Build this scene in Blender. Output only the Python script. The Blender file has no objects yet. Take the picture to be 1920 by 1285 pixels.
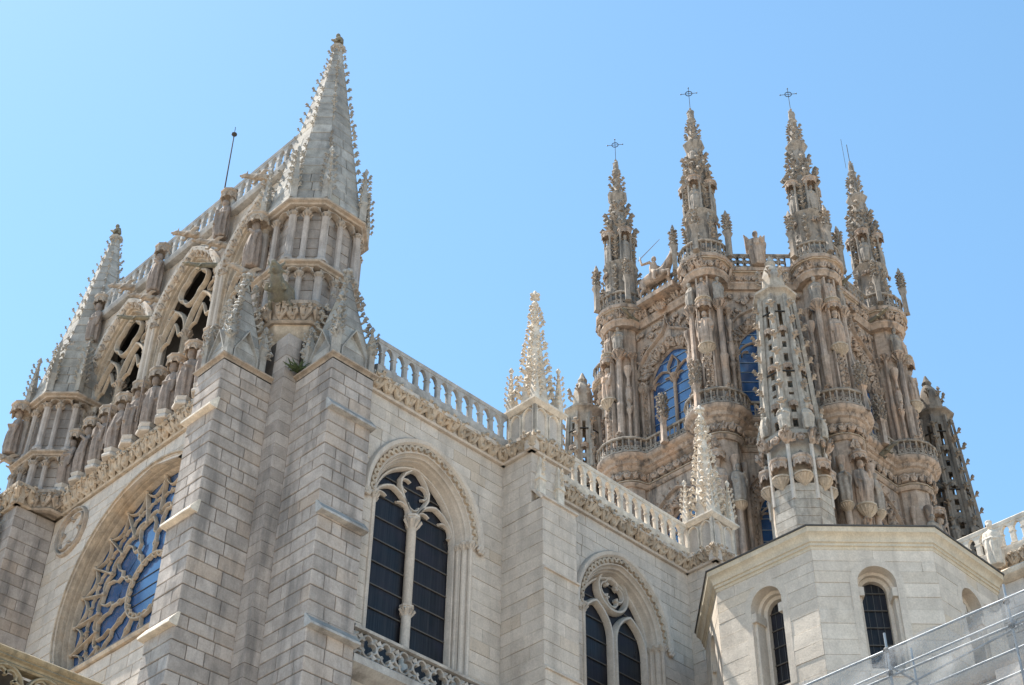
import bpy, math, random
from math import sin, cos, pi, radians, sqrt, atan2, hypot
from mathutils import Vector, Matrix
rnd = random.Random(11)

# ------------------------------------------------------------------ camera, sky, sun, exposure
SC = bpy.context.scene
COL = SC.collection
cam_d = bpy.data.cameras.new('camera')
cam = bpy.data.objects.new('camera', cam_d)
COL.objects.link(cam)
cam_d.sensor_width = 36.0
cam_d.lens = 54.106
cam_d.clip_start = 0.1
cam_d.clip_end = 6000
YAW, PITCH, ROLL = -0.79693704, 0.69373278, 0.015792
fw = Vector((cos(PITCH) * sin(YAW), cos(PITCH) * cos(YAW), sin(PITCH)))
rt = Vector((cos(YAW), -sin(YAW), 0))
up = rt.cross(fw)
rt2 = rt * cos(ROLL) + up * sin(ROLL)
up2 = up * cos(ROLL) - rt * sin(ROLL)
cm = Matrix((rt2, up2, -fw)).transposed().to_4x4()
cm.translation = Vector((0, 0, 1.7))
cam.matrix_world = cm
SC.camera = cam

SUN = Vector((-0.49, -0.115, 1.0)).normalized()      # towards the sun
W = bpy.data.worlds.new('World')
SC.world = W
W.use_nodes = True
wn = W.node_tree.nodes
bg = wn['Background']
sky = wn.new('ShaderNodeTexSky')
sky.sky_type = 'NISHITA'
sky.sun_disc = False
sky.sun_elevation = math.asin(SUN.z)
sky.sun_rotation = atan2(SUN.x, SUN.y)
sky.altitude = 900
sky.air_density = 1.0
sky.dust_density = 0.35
sky.ozone_density = 0.4
hs_ = wn.new('ShaderNodeHueSaturation')            # the camera's rendering of the whole sky: a little more saturated
hs_.inputs['Hue'].default_value = 0.484
hs_.inputs['Saturation'].default_value = 1.08
W.node_tree.links.new(sky.outputs[0], hs_.inputs['Color'])
W.node_tree.links.new(hs_.outputs[0], bg.inputs[0])
bg.inputs[1].default_value = 0.12
sun_d = bpy.data.lights.new('sun', 'SUN')
sun_d.energy = 5.0
sun_d.angle = radians(0.53)
sun_d.color = (1.0, 0.93, 0.83)
sun = bpy.data.objects.new('sun', sun_d)
sun.rotation_euler = SUN.to_track_quat('Z', 'Y').to_euler()
sun.location = (-40, -10, 90)
COL.objects.link(sun)
SC.view_settings.view_transform = 'Standard'
SC.view_settings.look = 'None'
SC.view_settings.exposure = 1.28
SC.view_settings.gamma = 1.0
SC.render.engine = 'CYCLES'
SC.cycles.use_denoising = True
SC.cycles.max_bounces = 6
SC.cycles.diffuse_bounces = 4

# ------------------------------------------------------------------ materials
def mat_new(name):
    m = bpy.data.materials.new(name)
    m.use_nodes = True
    nt = m.node_tree
    b = nt.nodes['Principled BSDF']
    return m, nt, b

def N(nt, typ, **kw):
    n = nt.nodes.new(typ)
    for k, v in kw.items():
        setattr(n, k, v)
    return n

def mixc(nt, fac, a, b, blend='MIX'):
    m = N(nt, 'ShaderNodeMix', data_type='RGBA', blend_type=blend)
    for sock, v in ((m.inputs[0], fac), (m.inputs[6], a), (m.inputs[7], b)):
        if isinstance(v, bpy.types.NodeSocket):
            nt.links.new(v, sock)
        elif isinstance(v, (int, float)):
            sock.default_value = v
        else:
            sock.default_value = (*v, 1)
    return m.outputs[2]

def ramp(nt, src, a, b, lo=0.0, hi=1.0):
    r = N(nt, 'ShaderNodeMapRange')
    nt.links.new(src, r.inputs[0])
    r.inputs[1].default_value = a; r.inputs[2].default_value = b
    r.inputs[3].default_value = lo; r.inputs[4].default_value = hi
    return r.outputs[0]

def mul(nt, a, b, op='MULTIPLY'):
    m = N(nt, 'ShaderNodeMath', operation=op)
    for s, v in ((m.inputs[0], a), (m.inputs[1], b)):
        if isinstance(v, bpy.types.NodeSocket):
            nt.links.new(v, s)
        else:
            s.default_value = v
    return m.outputs[0]

def noise(nt, vec, scale, detail=4, rough=0.6):
    n = N(nt, 'ShaderNodeTexNoise')
    n.inputs['Scale'].default_value = scale
    n.inputs['Detail'].default_value = detail
    n.inputs['Roughness'].default_value = rough
    nt.links.new(vec, n.inputs['Vector'])
    return n.outputs[0]

def stone(name, base, stain=(0.16, 0.15, 0.14), stain_amt=0.5, lichen=0.5, warm=(0.5, 0.33, 0.19), warm_amt=0.25,
          tint=0.16, bump=0.5, scale=1.0, con=0.28):
    m, nt, b = mat_new(name)
    geo = N(nt, 'ShaderNodeNewGeometry')
    pos = geo.outputs['Position']
    mp = N(nt, 'ShaderNodeMapping')
    mp.inputs['Scale'].default_value = (1.3, 1.3, 0.22)
    nt.links.new(pos, mp.inputs[0])
    big = noise(nt, pos, 0.55 * scale, 5, 0.62)
    med = noise(nt, pos, 3.2 * scale, 5, 0.65)
    fine = noise(nt, pos, 22.0, 4, 0.7)
    strk = noise(nt, mp.outputs[0], 1.5 * scale, 5, 0.62)
    dark = tuple(c * (1 - con) for c in base)
    lite = tuple(min(0.85, c * (1 + con * 0.55)) for c in base)
    c = mixc(nt, ramp(nt, med, 0.32, 0.68), dark, lite)
    c = mixc(nt, ramp(nt, big, 0.5, 0.75, 0, warm_amt), c, warm)
    # per block tint
    at = N(nt, 'ShaderNodeAttribute', attribute_name='tint')
    hs = N(nt, 'ShaderNodeHueSaturation')
    v = mul(nt, mul(nt, at.outputs['Fac'], tint), 1.0, 'ADD')
    nt.links.new(v, hs.inputs['Value'])
    nt.links.new(c, hs.inputs['Color'])
    at2 = N(nt, 'ShaderNodeAttribute', attribute_name='tint2')
    c = mixc(nt, ramp(nt, at2.outputs['Fac'], 0.35, 1.0, 0, 0.55), hs.outputs[0], warm)
    # rain streaks and soot
    s = mul(nt, ramp(nt, strk, 0.48, 0.68), stain_amt)
    c = mixc(nt, s, c, stain)
    # lichen on ledges
    sep = N(nt, 'ShaderNodeSeparateXYZ')
    nt.links.new(geo.outputs['Normal'], sep.inputs[0])
    l = mul(nt, mul(nt, ramp(nt, sep.outputs[2], 0.25, 0.75), ramp(nt, med, 0.32, 0.55)), lichen)
    c = mixc(nt, l, c, (0.13, 0.125, 0.105))
    # fine grain
    g = ramp(nt, fine, 0.25, 0.75, 0.82, 1.14)
    gc = N(nt, 'ShaderNodeCombineColor')
    for i in range(3):
        nt.links.new(g, gc.inputs[i])
    c = mixc(nt, 1.0, c, gc.outputs[0], 'MULTIPLY')
    nt.links.new(c, b.inputs['Base Color'])
    b.inputs['Roughness'].default_value = 0.92
    b.inputs['Specular IOR Level'].default_value = 0.2
    bp = N(nt, 'ShaderNodeBump')
    bp.inputs['Strength'].default_value = bump
    bp.inputs['Distance'].default_value = 0.03
    h = mul(nt, mul(nt, med, 0.9), mul(nt, fine, 0.5), 'ADD')
    nt.links.new(h, bp.inputs['Height'])
    nt.links.new(bp.outputs[0], b.inputs['Normal'])
    return m

def plain(name, col, rough=0.6, metal=0.0, spec=0.4, ior=None, var=0.15, nscale=5.0):
    m, nt, b = mat_new(name)
    geo = N(nt, 'ShaderNodeNewGeometry')
    n = noise(nt, geo.outputs['Position'], nscale, 4)
    c = mixc(nt, ramp(nt, n, 0.3, 0.7), tuple(x * (1 - var) for x in col), tuple(x * (1 + var) for x in col))
    nt.links.new(c, b.inputs['Base Color'])
    b.inputs['Roughness'].default_value = rough
    b.inputs['Metallic'].default_value = metal
    b.inputs['Specular IOR Level'].default_value = spec
    if ior:
        b.inputs['IOR'].default_value = ior
    return m

M = {}
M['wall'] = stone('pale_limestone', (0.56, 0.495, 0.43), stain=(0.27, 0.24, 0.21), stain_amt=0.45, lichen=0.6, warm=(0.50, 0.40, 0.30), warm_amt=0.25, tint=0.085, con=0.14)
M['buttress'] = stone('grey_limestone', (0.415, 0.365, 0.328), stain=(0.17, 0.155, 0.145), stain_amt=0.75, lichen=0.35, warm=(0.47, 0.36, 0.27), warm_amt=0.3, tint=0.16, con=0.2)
M['mortar'] = stone('mortar', (0.14, 0.12, 0.105), stain_amt=0.4, lichen=0.3, tint=0.0)
M['mortar_pale'] = stone('pale_mortar', (0.38, 0.34, 0.29), stain_amt=0.3, lichen=0.3, tint=0.0)
M['spire'] = stone('weathered_spire_stone', (0.37, 0.35, 0.32), stain_amt=0.7, lichen=0.25, warm=(0.4, 0.34, 0.24), warm_amt=0.3, tint=0.2)
M['carved'] = stone('carved_limestone', (0.40, 0.335, 0.275), stain=(0.13, 0.12, 0.11), stain_amt=0.6, lichen=0.7, warm=(0.50, 0.33, 0.2), warm_amt=0.45, scale=1.6)
M['lantern'] = stone('lantern_limestone', (0.44, 0.345, 0.275), stain=(0.095, 0.085, 0.078), stain_amt=0.88, lichen=0.95, warm=(0.55, 0.345, 0.22), warm_amt=0.7, scale=1.5)
M['lantern_dark'] = stone('weathered_lantern_stone', (0.34, 0.295, 0.25), stain=(0.09, 0.085, 0.08), stain_amt=0.85, lichen=0.95, warm=(0.5, 0.33, 0.2), warm_amt=0.4, scale=1.8)
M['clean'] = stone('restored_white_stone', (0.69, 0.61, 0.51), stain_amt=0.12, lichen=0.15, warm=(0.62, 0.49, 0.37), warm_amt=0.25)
M['warm'] = stone('warm_moulding_stone', (0.49, 0.405, 0.315), stain=(0.15, 0.135, 0.12), stain_amt=0.45, lichen=0.85, warm=(0.54, 0.36, 0.21), warm_amt=0.6, scale=1.4)
M['statue'] = stone('statue_stone', (0.29, 0.235, 0.20), stain=(0.13, 0.115, 0.105), stain_amt=0.6, lichen=0.6, warm=(0.44, 0.30, 0.21), warm_amt=0.4, scale=2.0)
M['ledge'] = stone('lichened_ledge_stone', (0.42, 0.41, 0.395), stain_amt=0.65, lichen=0.7, warm_amt=0.1)
M['gargoyle'] = stone('dark_mossy_stone', (0.19, 0.18, 0.14), stain_amt=0.6, lichen=0.4, warm=(0.36, 0.24, 0.12), warm_amt=0.5, scale=2.5)
M['chapel'] = stone('chapel_limestone', (0.61, 0.545, 0.47), stain=(0.38, 0.335, 0.29), stain_amt=0.5, lichen=0.2, warm=(0.58, 0.47, 0.34), warm_amt=0.3, tint=0.08, con=0.12)
M['glass_dark'] = plain('meshed_dark_glass', (0.006, 0.006, 0.009), rough=0.4, spec=0.3, var=0.35, nscale=1.5)
def mesh_glass():
    m, nt, b = mat_new('wire_guarded_glass')
    geo = N(nt, 'ShaderNodeNewGeometry')
    mp = N(nt, 'ShaderNodeMapping'); mp.inputs['Scale'].default_value = (26, 26, 0.5)
    nt.links.new(geo.outputs['Position'], mp.inputs[0])
    n1 = noise(nt, mp.outputs[0], 1.0, 2); n2 = noise(nt, geo.outputs['Position'], 1.3, 5)
    c = mixc(nt, ramp(nt, n1, 0.4, 0.7), (0.004, 0.004, 0.006), (0.022, 0.021, 0.024))
    c = mixc(nt, ramp(nt, n2, 0.45, 0.7, 0, 0.6), c, (0.02, 0.02, 0.035))
    nt.links.new(c, b.inputs['Base Color'])
    nt.links.new(ramp(nt, n2, 0.3, 0.7, 0.25, 0.6), b.inputs['Roughness'])
    b.inputs['Specular IOR Level'].default_value = 0.3
    return m
M['glass_dark'] = mesh_glass()
M['glass_blue'] = plain('sky_reflection_glass', (0.025, 0.08, 0.20), rough=0.1, spec=0.6, ior=2.0, var=0.35, nscale=1.2)  # blue base colour stands in for the sky reflected in the panes
M['iron'] = plain('dark_iron', (0.05, 0.045, 0.04), rough=0.6, metal=0.4)
M['bar'] = plain('glazing_bar_metal', (0.10, 0.085, 0.07), rough=0.5, metal=0.2)
M['lead'] = plain('lead_flashing', (0.07, 0.07, 0.072), rough=0.6)
M['dark'] = plain('interior_dark', (0.06, 0.054, 0.05), rough=0.9)  # near-black colour stands in for shade behind the gallery openings
M['leaf'] = plain('tuft_green', (0.05, 0.075, 0.03), rough=0.7, var=0.4, nscale=40)
M['tube'] = plain('galvanised_tube', (0.30, 0.33, 0.36), rough=0.55, metal=0.3)
M['roof'] = plain('roof_slate', (0.17, 0.16, 0.155), rough=0.8)

def ground_mat():
    m, nt, b = mat_new('plaza_paving')
    geo = N(nt, 'ShaderNodeNewGeometry')
    br = N(nt, 'ShaderNodeTexBrick')
    br.inputs['Scale'].default_value = 1.2
    br.inputs['Color1'].default_value = (0.40, 0.34, 0.27, 1)
    br.inputs['Color2'].default_value = (0.34, 0.29, 0.23, 1)
    br.inputs['Mortar'].default_value = (0.2, 0.17, 0.14, 1)
    nt.links.new(geo.outputs['Position'], br.inputs['Vector'])
    n = noise(nt, geo.outputs['Position'], 0.4, 5)
    c = mixc(nt, ramp(nt, n, 0.3, 0.7, 0, 0.4), br.outputs[0], (0.30, 0.26, 0.21))
    nt.links.new(c, b.inputs['Base Color'])
    b.inputs['Roughness'].default_value = 0.85
    return m
M['ground'] = ground_mat()

def net_mat():
    m, nt, b = mat_new('scaffold_netting')
    geo = N(nt, 'ShaderNodeNewGeometry')
    n = noise(nt, geo.outputs['Position'], 9.0, 6, 0.75)
    b.inputs['Base Color'].default_value = (0.36, 0.38, 0.40, 1)
    b.inputs['Roughness'].default_value = 0.6
    tr = N(nt, 'ShaderNodeBsdfTransparent')
    tl = N(nt, 'ShaderNodeBsdfTranslucent')
    tl.inputs[0].default_value = (0.36, 0.38, 0.40, 1)
    mx0 = N(nt, 'ShaderNodeMixShader')
    mx0.inputs[0].default_value = 0.45
    nt.links.new(b.outputs[0], mx0.inputs[1]); nt.links.new(tl.outputs[0], mx0.inputs[2])
    mx = N(nt, 'ShaderNodeMixShader')
    nt.links.new(ramp(nt, n, 0.3, 0.7, 0.22, 0.62), mx.inputs[0])
    nt.links.new(tr.outputs[0], mx.inputs[1]); nt.links.new(mx0.outputs[0], mx.inputs[2])
    nt.links.new(mx.outputs[0], nt.nodes['Material Output'].inputs[0])
    return m
M['net'] = net_mat()

# ------------------------------------------------------------------ mesh building
UP = Vector((0, 0, 1))

class Frame:
    """a wall frame: a along u, b up, c out along n"""
    def __init__(s, o, u, n):
        s.o = Vector(o); s.u = Vector(u).normalized(); s.n = Vector(n).normalized()
    def p(s, a, b, c=0.0):
        return s.o + s.u * a + UP * b + s.n * c
    def mat(s, a, b, c=0.0, roll=0.0, sc=1.0):
        """local x -> u, y -> up, z -> n"""
        r = Matrix((s.u, UP, s.n)).transposed().to_4x4()
        m = Matrix.Translation(s.p(a, b, c)) @ r @ Matrix.Rotation(roll, 4, 'Z')
        return m @ Matrix.Diagonal((sc, sc, sc, 1)) if sc != 1.0 else m

class MB:
    def __init__(s):
        s.v = []; s.f = []
    def add(s, vs, fs):
        k = len(s.v)
        s.v.extend(tuple(x) for x in vs)
        s.f.extend(tuple(i + k for i in f) for f in fs)
        return s
    def box(s, x0, x1, y0, y1, z0, z1):
        return s.add([(x0, y0, z0), (x1, y0, z0), (x1, y1, z0), (x0, y1, z0), (x0, y0, z1), (x1, y0, z1), (x1, y1, z1), (x0, y1, z1)],
                     [(0, 3, 2, 1), (4, 5, 6, 7), (0, 1, 5, 4), (1, 2, 6, 5), (2, 3, 7, 6), (3, 0, 4, 7)])
    def fbox(s, F, a0, a1, b0, b1, c0, c1):
        vs = [F.p(a, b, c) for c in (c0, c1) for b in (b0, b1) for a in (a0, a1)]
        return s.add(vs, [(0, 1, 3, 2), (4, 6, 7, 5), (0, 4, 5, 1), (2, 3, 7, 6), (0, 2, 6, 4), (1, 5, 7, 3)])
    def loft(s, rings, cap=True, closed=True):
        n = len(rings[0]); vs = [p for r in rings for p in r]; fs = []
        for i in range(len(rings) - 1):
            for j in range(n if closed else n - 1):
                k = (j + 1) % n
                fs.append((i * n + j, i * n + k, (i + 1) * n + k, (i + 1) * n + j))
        if cap and closed:
            fs.append(tuple(range(n - 1, -1, -1)))
            fs.append(tuple((len(rings) - 1) * n + j for j in range(n)))
        return s.add(vs, fs)
    def lathe(s, prof, n=8, c=(0, 0, 0), rot=0.0, sx=1.0, sy=1.0, cap=True):
        rings = []
        for r, z in prof:
            rings.append([(c[0] + sx * r * cos(rot + 2 * pi * j / n), c[1] + sy * r * sin(rot + 2 * pi * j / n), c[2] + z) for j in range(n)])
        return s.loft(rings, cap)
    def poly(s, pts, z0, z1, sc=1.0):
        cx = sum(p[0] for p in pts) / len(pts); cy = sum(p[1] for p in pts) / len(pts)
        return s.loft([[(p[0], p[1], z0) for p in pts], [(cx + (p[0] - cx) * sc, cy + (p[1] - cy) * sc, z1) for p in pts]])
    def tube(s, path, rad, k=6):
        path = [Vector(p) for p in path]
        rings = []
        for i, p in enumerate(path):
            d = (path[min(i + 1, len(path) - 1)] - path[max(i - 1, 0)]).normalized()
            a = d.cross(Vector((0.31, 0.22, 0.92)))
            if a.length < 1e-3:
                a = d.cross(Vector((1, 0, 0)))
            a.normalize(); b = d.cross(a)
            r = rad[i] if isinstance(rad, (list, tuple)) else rad
            rings.append([p + a * (r * cos(2 * pi * j / k)) + b * (r * sin(2 * pi * j / k)) for j in range(k)])
        return s.loft(rings)
    def ball(s, c, r, n=8, m=6):
        rx, ry, rz = r if isinstance(r, (list, tuple)) else (r, r, r)
        rings = []
        for i in range(m + 1):
            t = -pi / 2 + pi * (0.06 + 0.88 * i / m)
            rings.append([(c[0] + rx * cos(t) * cos(2 * pi * j / n), c[1] + ry * cos(t) * sin(2 * pi * j / n), c[2] + rz * sin(t)) for j in range(n)])
        return s.loft(rings)
    def sweep(s, F, path, prof, closed=False, profclosed=False):
        """path (a, b) in frame F; profile (offset to the left of travel, c)"""
        n = len(path); nor = []
        for i in range(n):
            if closed:
                p0, p1, p2 = path[i - 1], path[i], path[(i + 1) % n]
            else:
                p0, p1, p2 = path[max(i - 1, 0)], path[i], path[min(i + 1, n - 1)]
            d1 = Vector((p1[0] - p0[0], p1[1] - p0[1])); d2 = Vector((p2[0] - p1[0], p2[1] - p1[1]))
            if d1.length < 1e-9: d1 = d2
            if d2.length < 1e-9: d2 = d1
            d1.normalize(); d2.normalize()
            n1 = Vector((-d1.y, d1.x)); n2 = Vector((-d2.y, d2.x))
            m = n1 + n2
            if m.length < 1e-6: m = n1
            m.normalize()
            m = m / max(0.35, m.dot(n1))
            nor.append(m)
        rings = [[F.p(path[i][0] + nor[i].x * o, path[i][1] + nor[i].y * o, c) for o, c in prof] for i in range(n)]
        k = len(prof); vs = [p for r in rings for p in r]; fs = []
        for i in range(n if closed else n - 1):
            i2 = (i + 1) % n
            for j in range(k if profclosed else k - 1):
                j2 = (j + 1) % k
                fs.append((i * k + j, i2 * k + j, i2 * k + j2, i * k + j2))
        if profclosed and not closed:
            fs.append(tuple(range(k))); fs.append(tuple((n - 1) * k + j for j in range(k)))
        return s.add(vs, fs)
    def bar(s, F, path, w, c0, d, closed=False):
        prof = [(-w / 2, c0), (-w / 2, c0 + d * 0.45), (-w * 0.18, c0 + d), (w * 0.18, c0 + d), (w / 2, c0 + d * 0.45), (w / 2, c0)]
        return s.sweep(F, path, prof, closed, True)
    def mould(s, plan, prof, closed=True):
        """plan (x, y) counter-clockwise; profile (outward offset, z)"""
        F = XYF
        pr = [(-o, z) for o, z in prof]
        return s.sweep(F, plan, pr, closed, True)
    def mesh(s, name, smooth=None):
        me = bpy.data.meshes.new(name)
        me.from_pydata(s.v, [], s.f)
        if smooth:
            me.polygons.foreach_set('use_smooth', [True] * len(me.polygons))
            me.set_sharp_from_angle(angle=radians(smooth))
        me.update()
        return me

class _XY:
    def p(s, a, b, c=0.0):
        return Vector((a, b, c))
XYF = _XY()

# ------------------------------------------------------------------ things and parts
WM = {}
KIDS = {}

def thing(name, label, cat, loc=(0, 0, 0), group=None):
    o = bpy.data.objects.new(name, None)
    o.empty_display_size = 0.3
    COL.objects.link(o)
    o.location = loc
    o['label'] = label; o['category'] = cat; o['kind'] = 'thing'
    if group: o['group'] = group
    WM[o] = Matrix.Translation(Vector(loc))
    return o

def tag(o, label, cat, group=None):
    o['label'] = label; o['category'] = cat; o['kind'] = 'thing'
    if group: o['group'] = group
    return o

def obj(name, me, mat=None, parent=None, mw=None, kind=None, label=None):
    if isinstance(me, list):
        me = rnd.choice(me)
    if isinstance(me, MB):
        me = me.mesh(name, 38)
    if mat is not None and len(me.materials) == 0:
        me.materials.append(M[mat] if isinstance(mat, str) else mat)
    o = bpy.data.objects.new(name, me)
    COL.objects.link(o)
    mw = mw if mw is not None else Matrix.Identity(4)
    if parent is not None:
        o.parent = parent
        o.matrix_parent_inverse = WM[parent].inverted()
    o.matrix_basis = mw
    WM[o] = mw
    if parent is not None: KIDS.setdefault(parent, []).append(o)
    if kind: o['kind'] = kind
    if label: o['label'] = label
    return o

def clone(t, loc=None, rotz=0.0, label=None, group=None, scale=None):
    r = t.copy(); COL.objects.link(r)
    if loc is not None:
        r.location = loc
    r.rotation_euler = (0, 0, rotz)
    if scale: r.scale = (scale, scale, scale) if not isinstance(scale, tuple) else scale
    if label: r['label'] = label
    if group: r['group'] = group
    for ch in KIDS.get(t, []):
        c = ch.copy(); COL.objects.link(c); c.parent = r
        KIDS.setdefault(r, []).append(c)
        for g in KIDS.get(ch, []):
            d = g.copy(); COL.objects.link(d); d.parent = c
            KIDS.setdefault(c, []).append(d)
    WM[r] = Matrix.Identity(4)
    return r

def seg(a, b, n):
    return [a + (b - a) * i / n for i in range(n + 1)]

def arc(cx, cz, r, a0, a1, n):
    return [(cx + r * cos(radians(t)), cz + r * sin(radians(t))) for t in seg(a0, a1, n)]

def pointed(w, zs, h, n=9, cx=0.0, z0=None):
    """pointed arch path from the left springing over the apex to the right; z0: foot of the jambs"""
    R = (w * w + h * h) / (2 * w)
    L = arc(cx - w + R, zs, R, 180, 180 - math.degrees(math.asin(min(1, h / R))) if R >= w else 90, n)
    if R < w * 1.001:
        L = arc(cx, zs, w, 180, 90, n)
    Rr = [(2 * cx - a, b) for a, b in reversed(L[:-1])]
    P = L + Rr
    if z0 is not None:
        P = [(cx - w, z0)] + P + [(cx + w, z0)]
    return P

def outline_x(P, z, side):
    """a at height z on the left (side -1) or right (+1) limb of an arch path; None above the apex"""
    zt = max(b for a, b in P)
    if z >= zt: return None
    best = None
    for (a0, b0), (a1, b1) in zip(P[:-1], P[1:]):
        if (b0 - z) * (b1 - z) <= 0 and abs(b1 - b0) > 1e-9:
            x = a0 + (a1 - a0) * (z - b0) / (b1 - b0)
            if best is None or x * side > best * side: best = x
    return best

class Ashlar:
    """collects the blocks of one wall; the 300 that show largest become parts, the rest one part"""
    def __init__(s, parent, mat, gap=0.014, bev=0.012, name='stone_block'):
        s.t = parent; s.mat = mat; s.gap = gap; s.bev = bev; s.name = name; s.items = []
    def block(s, F, q, proud=None, depth=0.12, rank=None):
        """q: four corners (a, b) counter-clockwise from lower left"""
        g = s.gap / 2
        (a0, b0), (a1, b1), (a2, b2), (a3, b3) = q
        q = [(a0 + g, b0 + g), (a1 - g, b1 + g), (a2 - g, b2 - g), (a3 + g, b3 - g)]
        e = s.bev
        pr = rnd.uniform(0.0, 0.014) if proud is None else proud
        qi = [(q[0][0] + e, q[0][1] + e), (q[1][0] - e, q[1][1] + e), (q[2][0] - e, q[2][1] - e), (q[3][0] + e, q[3][1] - e)]
        j = lambda: rnd.uniform(-0.005, 0.005) - 0.0
        vs = [F.p(a, b, -depth) for a, b in q] + [F.p(a, b, pr - e) for a, b in q] + [F.p(a + j(), b + j(), pr + j()) for a, b in qi]
        ar = abs((q[1][0] - q[0][0]) * (q[3][1] - q[0][1]))
        c = sum((v for v in vs), Vector()) / 12
        show = ar / max(1.0, (c - Vector((0, 0, 1.7))).length_squared)
        s.items.append((show, vs, c))
    def block3(s, q, n, depth=0.08):
        """q: four corners in space, n: outward normal"""
        n = Vector(n).normalized(); q = [Vector(p) for p in q]; m = sum(q, Vector()) / 4
        def inn(p, d):
            v = m - p; return p + v * min(0.4, d / max(1e-6, v.length))
        qg = [inn(p, s.gap) for p in q]; qi = [inn(p, s.gap + s.bev * 1.5) for p in q]
        pr = rnd.uniform(0, 0.014)
        vs = [p - n * depth for p in qg] + [p + n * (pr - s.bev) for p in qg] + [p + n * pr for p in qi]
        s.items.append(((q[1] - q[0]).length * (q[3] - q[0]).length / max(1, (m - Vector((0, 0, 1.7))).length_squared), vs, m))
    F12 = [(0, 1, 5, 4), (1, 2, 6, 5), (2, 3, 7, 6), (3, 0, 4, 7), (4, 5, 9, 8), (5, 6, 10, 9), (6, 7, 11, 10), (7, 4, 8, 11), (8, 9, 10, 11)]
    def rows(s, F, zs, span, lmin=0.5, lmax=0.95, proud=None, depth=0.12):
        """zs: course heights; span(z0, z1) -> list of ((a_left at z0, at z1), (a_right at z0, at z1))"""
        for i in range(len(zs) - 1):
            z0, z1 = zs[i], zs[i + 1]
            for (l0, l1), (r0, r1) in span(z0, z1):
                w = (r0 + r1 - l0 - l1) / 2
                if w < 0.05: continue
                n = max(1, round(w / rnd.uniform(lmin, lmax)))
                cuts = [0.0] + sorted((k + rnd.uniform(-0.22, 0.22) + (0.25 if i % 2 else -0.25) * (n > 1)) / n for k in range(1, n)) + [1.0]
                for k in range(n):
                    t0, t1 = cuts[k], cuts[k + 1]
                    if k == 0: x0, x3 = l0, l1
                    else: x0 = x3 = (l0 + l1) / 2 + w * t0
                    if k == n - 1: x1, x2 = r0, r1
                    else: x1 = x2 = (l0 + l1) / 2 + w * t1
                    s.block(F, [(x0, z0), (x1, z0), (x2, z1), (x3, z1)], proud, depth)
    def flush(s, limit=295):
        s.items.sort(key=lambda x: -x[0])
        for show, vs, c in s.items[:limit]:
            me = bpy.data.meshes.new(s.name)
            me.from_pydata([v - c for v in vs], [], Ashlar.F12)
            s.tints(me, [(rnd.uniform(-1, 1), rnd.random())] )
            obj(s.name, me, s.mat, s.t, Matrix.Translation(c))
        rest = s.items[limit:]
        if rest:
            b = MB(); tn = []
            for show, vs, c in rest:
                b.add(vs, Ashlar.F12); tn.append((rnd.uniform(-1, 1), rnd.random()))
            me = b.mesh('stone_blocks'); s.tints(me, tn)
            obj('small_stone_blocks', me, s.mat, s.t, kind='stuff')
    @staticmethod
    def tints(me, tn):
        n = len(me.polygons); k = n // len(tn)
        a = me.attributes.new('tint', 'FLOAT', 'FACE'); b = me.attributes.new('tint2', 'FLOAT', 'FACE')
        a.data.foreach_set('value', [t[0] for t in tn for _ in range(k)])
        b.data.foreach_set('value', [max(0, (t[1] - 0.75) * 4) for t in tn for _ in range(k)])

def courses(z0, z1, h, jit=0.12):
    n = max(1, round((z1 - z0) / h)); w = [1 + rnd.uniform(-jit, jit) for _ in range(n)]
    s = sum(w); z = [z0]
    for x in w: z.append(z[-1] + (z1 - z0) * x / s)
    return z

def rect(a0, a1):
    return lambda z0, z1: [((a0, a0), (a1, a1))]

def around(a0, a1, P):
    """a wall from a0 to a1 with the opening P left out"""
    def f(z0, z1):
        zm0, zm1 = z0, z1
        l = [outline_x(P, z, -1) for z in (zm0, zm1)]; r = [outline_x(P, z, 1) for z in (zm0, zm1)]
        zb = min(b for a, b in P)
        if l[0] is None or z1 <= zb: return [((a0, a0), (a1, a1))]
        if l[1] is None:
            xm = (l[0] + r[0]) / 2; l[1] = r[1] = xm
        out = []
        if min(l) > a0 + 0.05: out.append(((a0, a0), (l[0], l[1])))
        if max(r) < a1 - 0.05: out.append(((r[0], r[1]), (a1, a1)))
        return out
    return f

# ------------------------------------------------------------------ shared carved pieces
def crocket_mesh(v=0):
    b = MB()
    path = [(0, 0, 0), (0.10, 0, 0.05), (0.20, 0, 0.13), (0.265, 0, 0.235), (0.22, 0, 0.31), (0.145, 0, 0.275)]
    b.tube(path, [0.055, 0.05, 0.055, 0.075, 0.07, 0.03], 5)
    b.tube([(0.12, -0.02, 0.1), (0.2, -0.1, 0.16), (0.27, -0.13, 0.13)], [0.04, 0.045, 0.015], 4)
    b.tube([(0.12, 0.02, 0.1), (0.2, 0.1, 0.16), (0.27, 0.13, 0.13)], [0.04, 0.045, 0.015], 4)
    if v == 1: b.tube([(0.05, 0, 0.02), (0.16, 0.03, 0.0), (0.24, 0.03, 0.06)], [0.04, 0.045, 0.02], 4)
    if v == 2: b.v = [(x * 0.8, y * 1.2, z * 0.85 + 0.1 * x) for x, y, z in b.v]
    return b.mesh('crocket', 50)
CROCKETS = [crocket_mesh(i) for i in range(3)]

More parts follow.
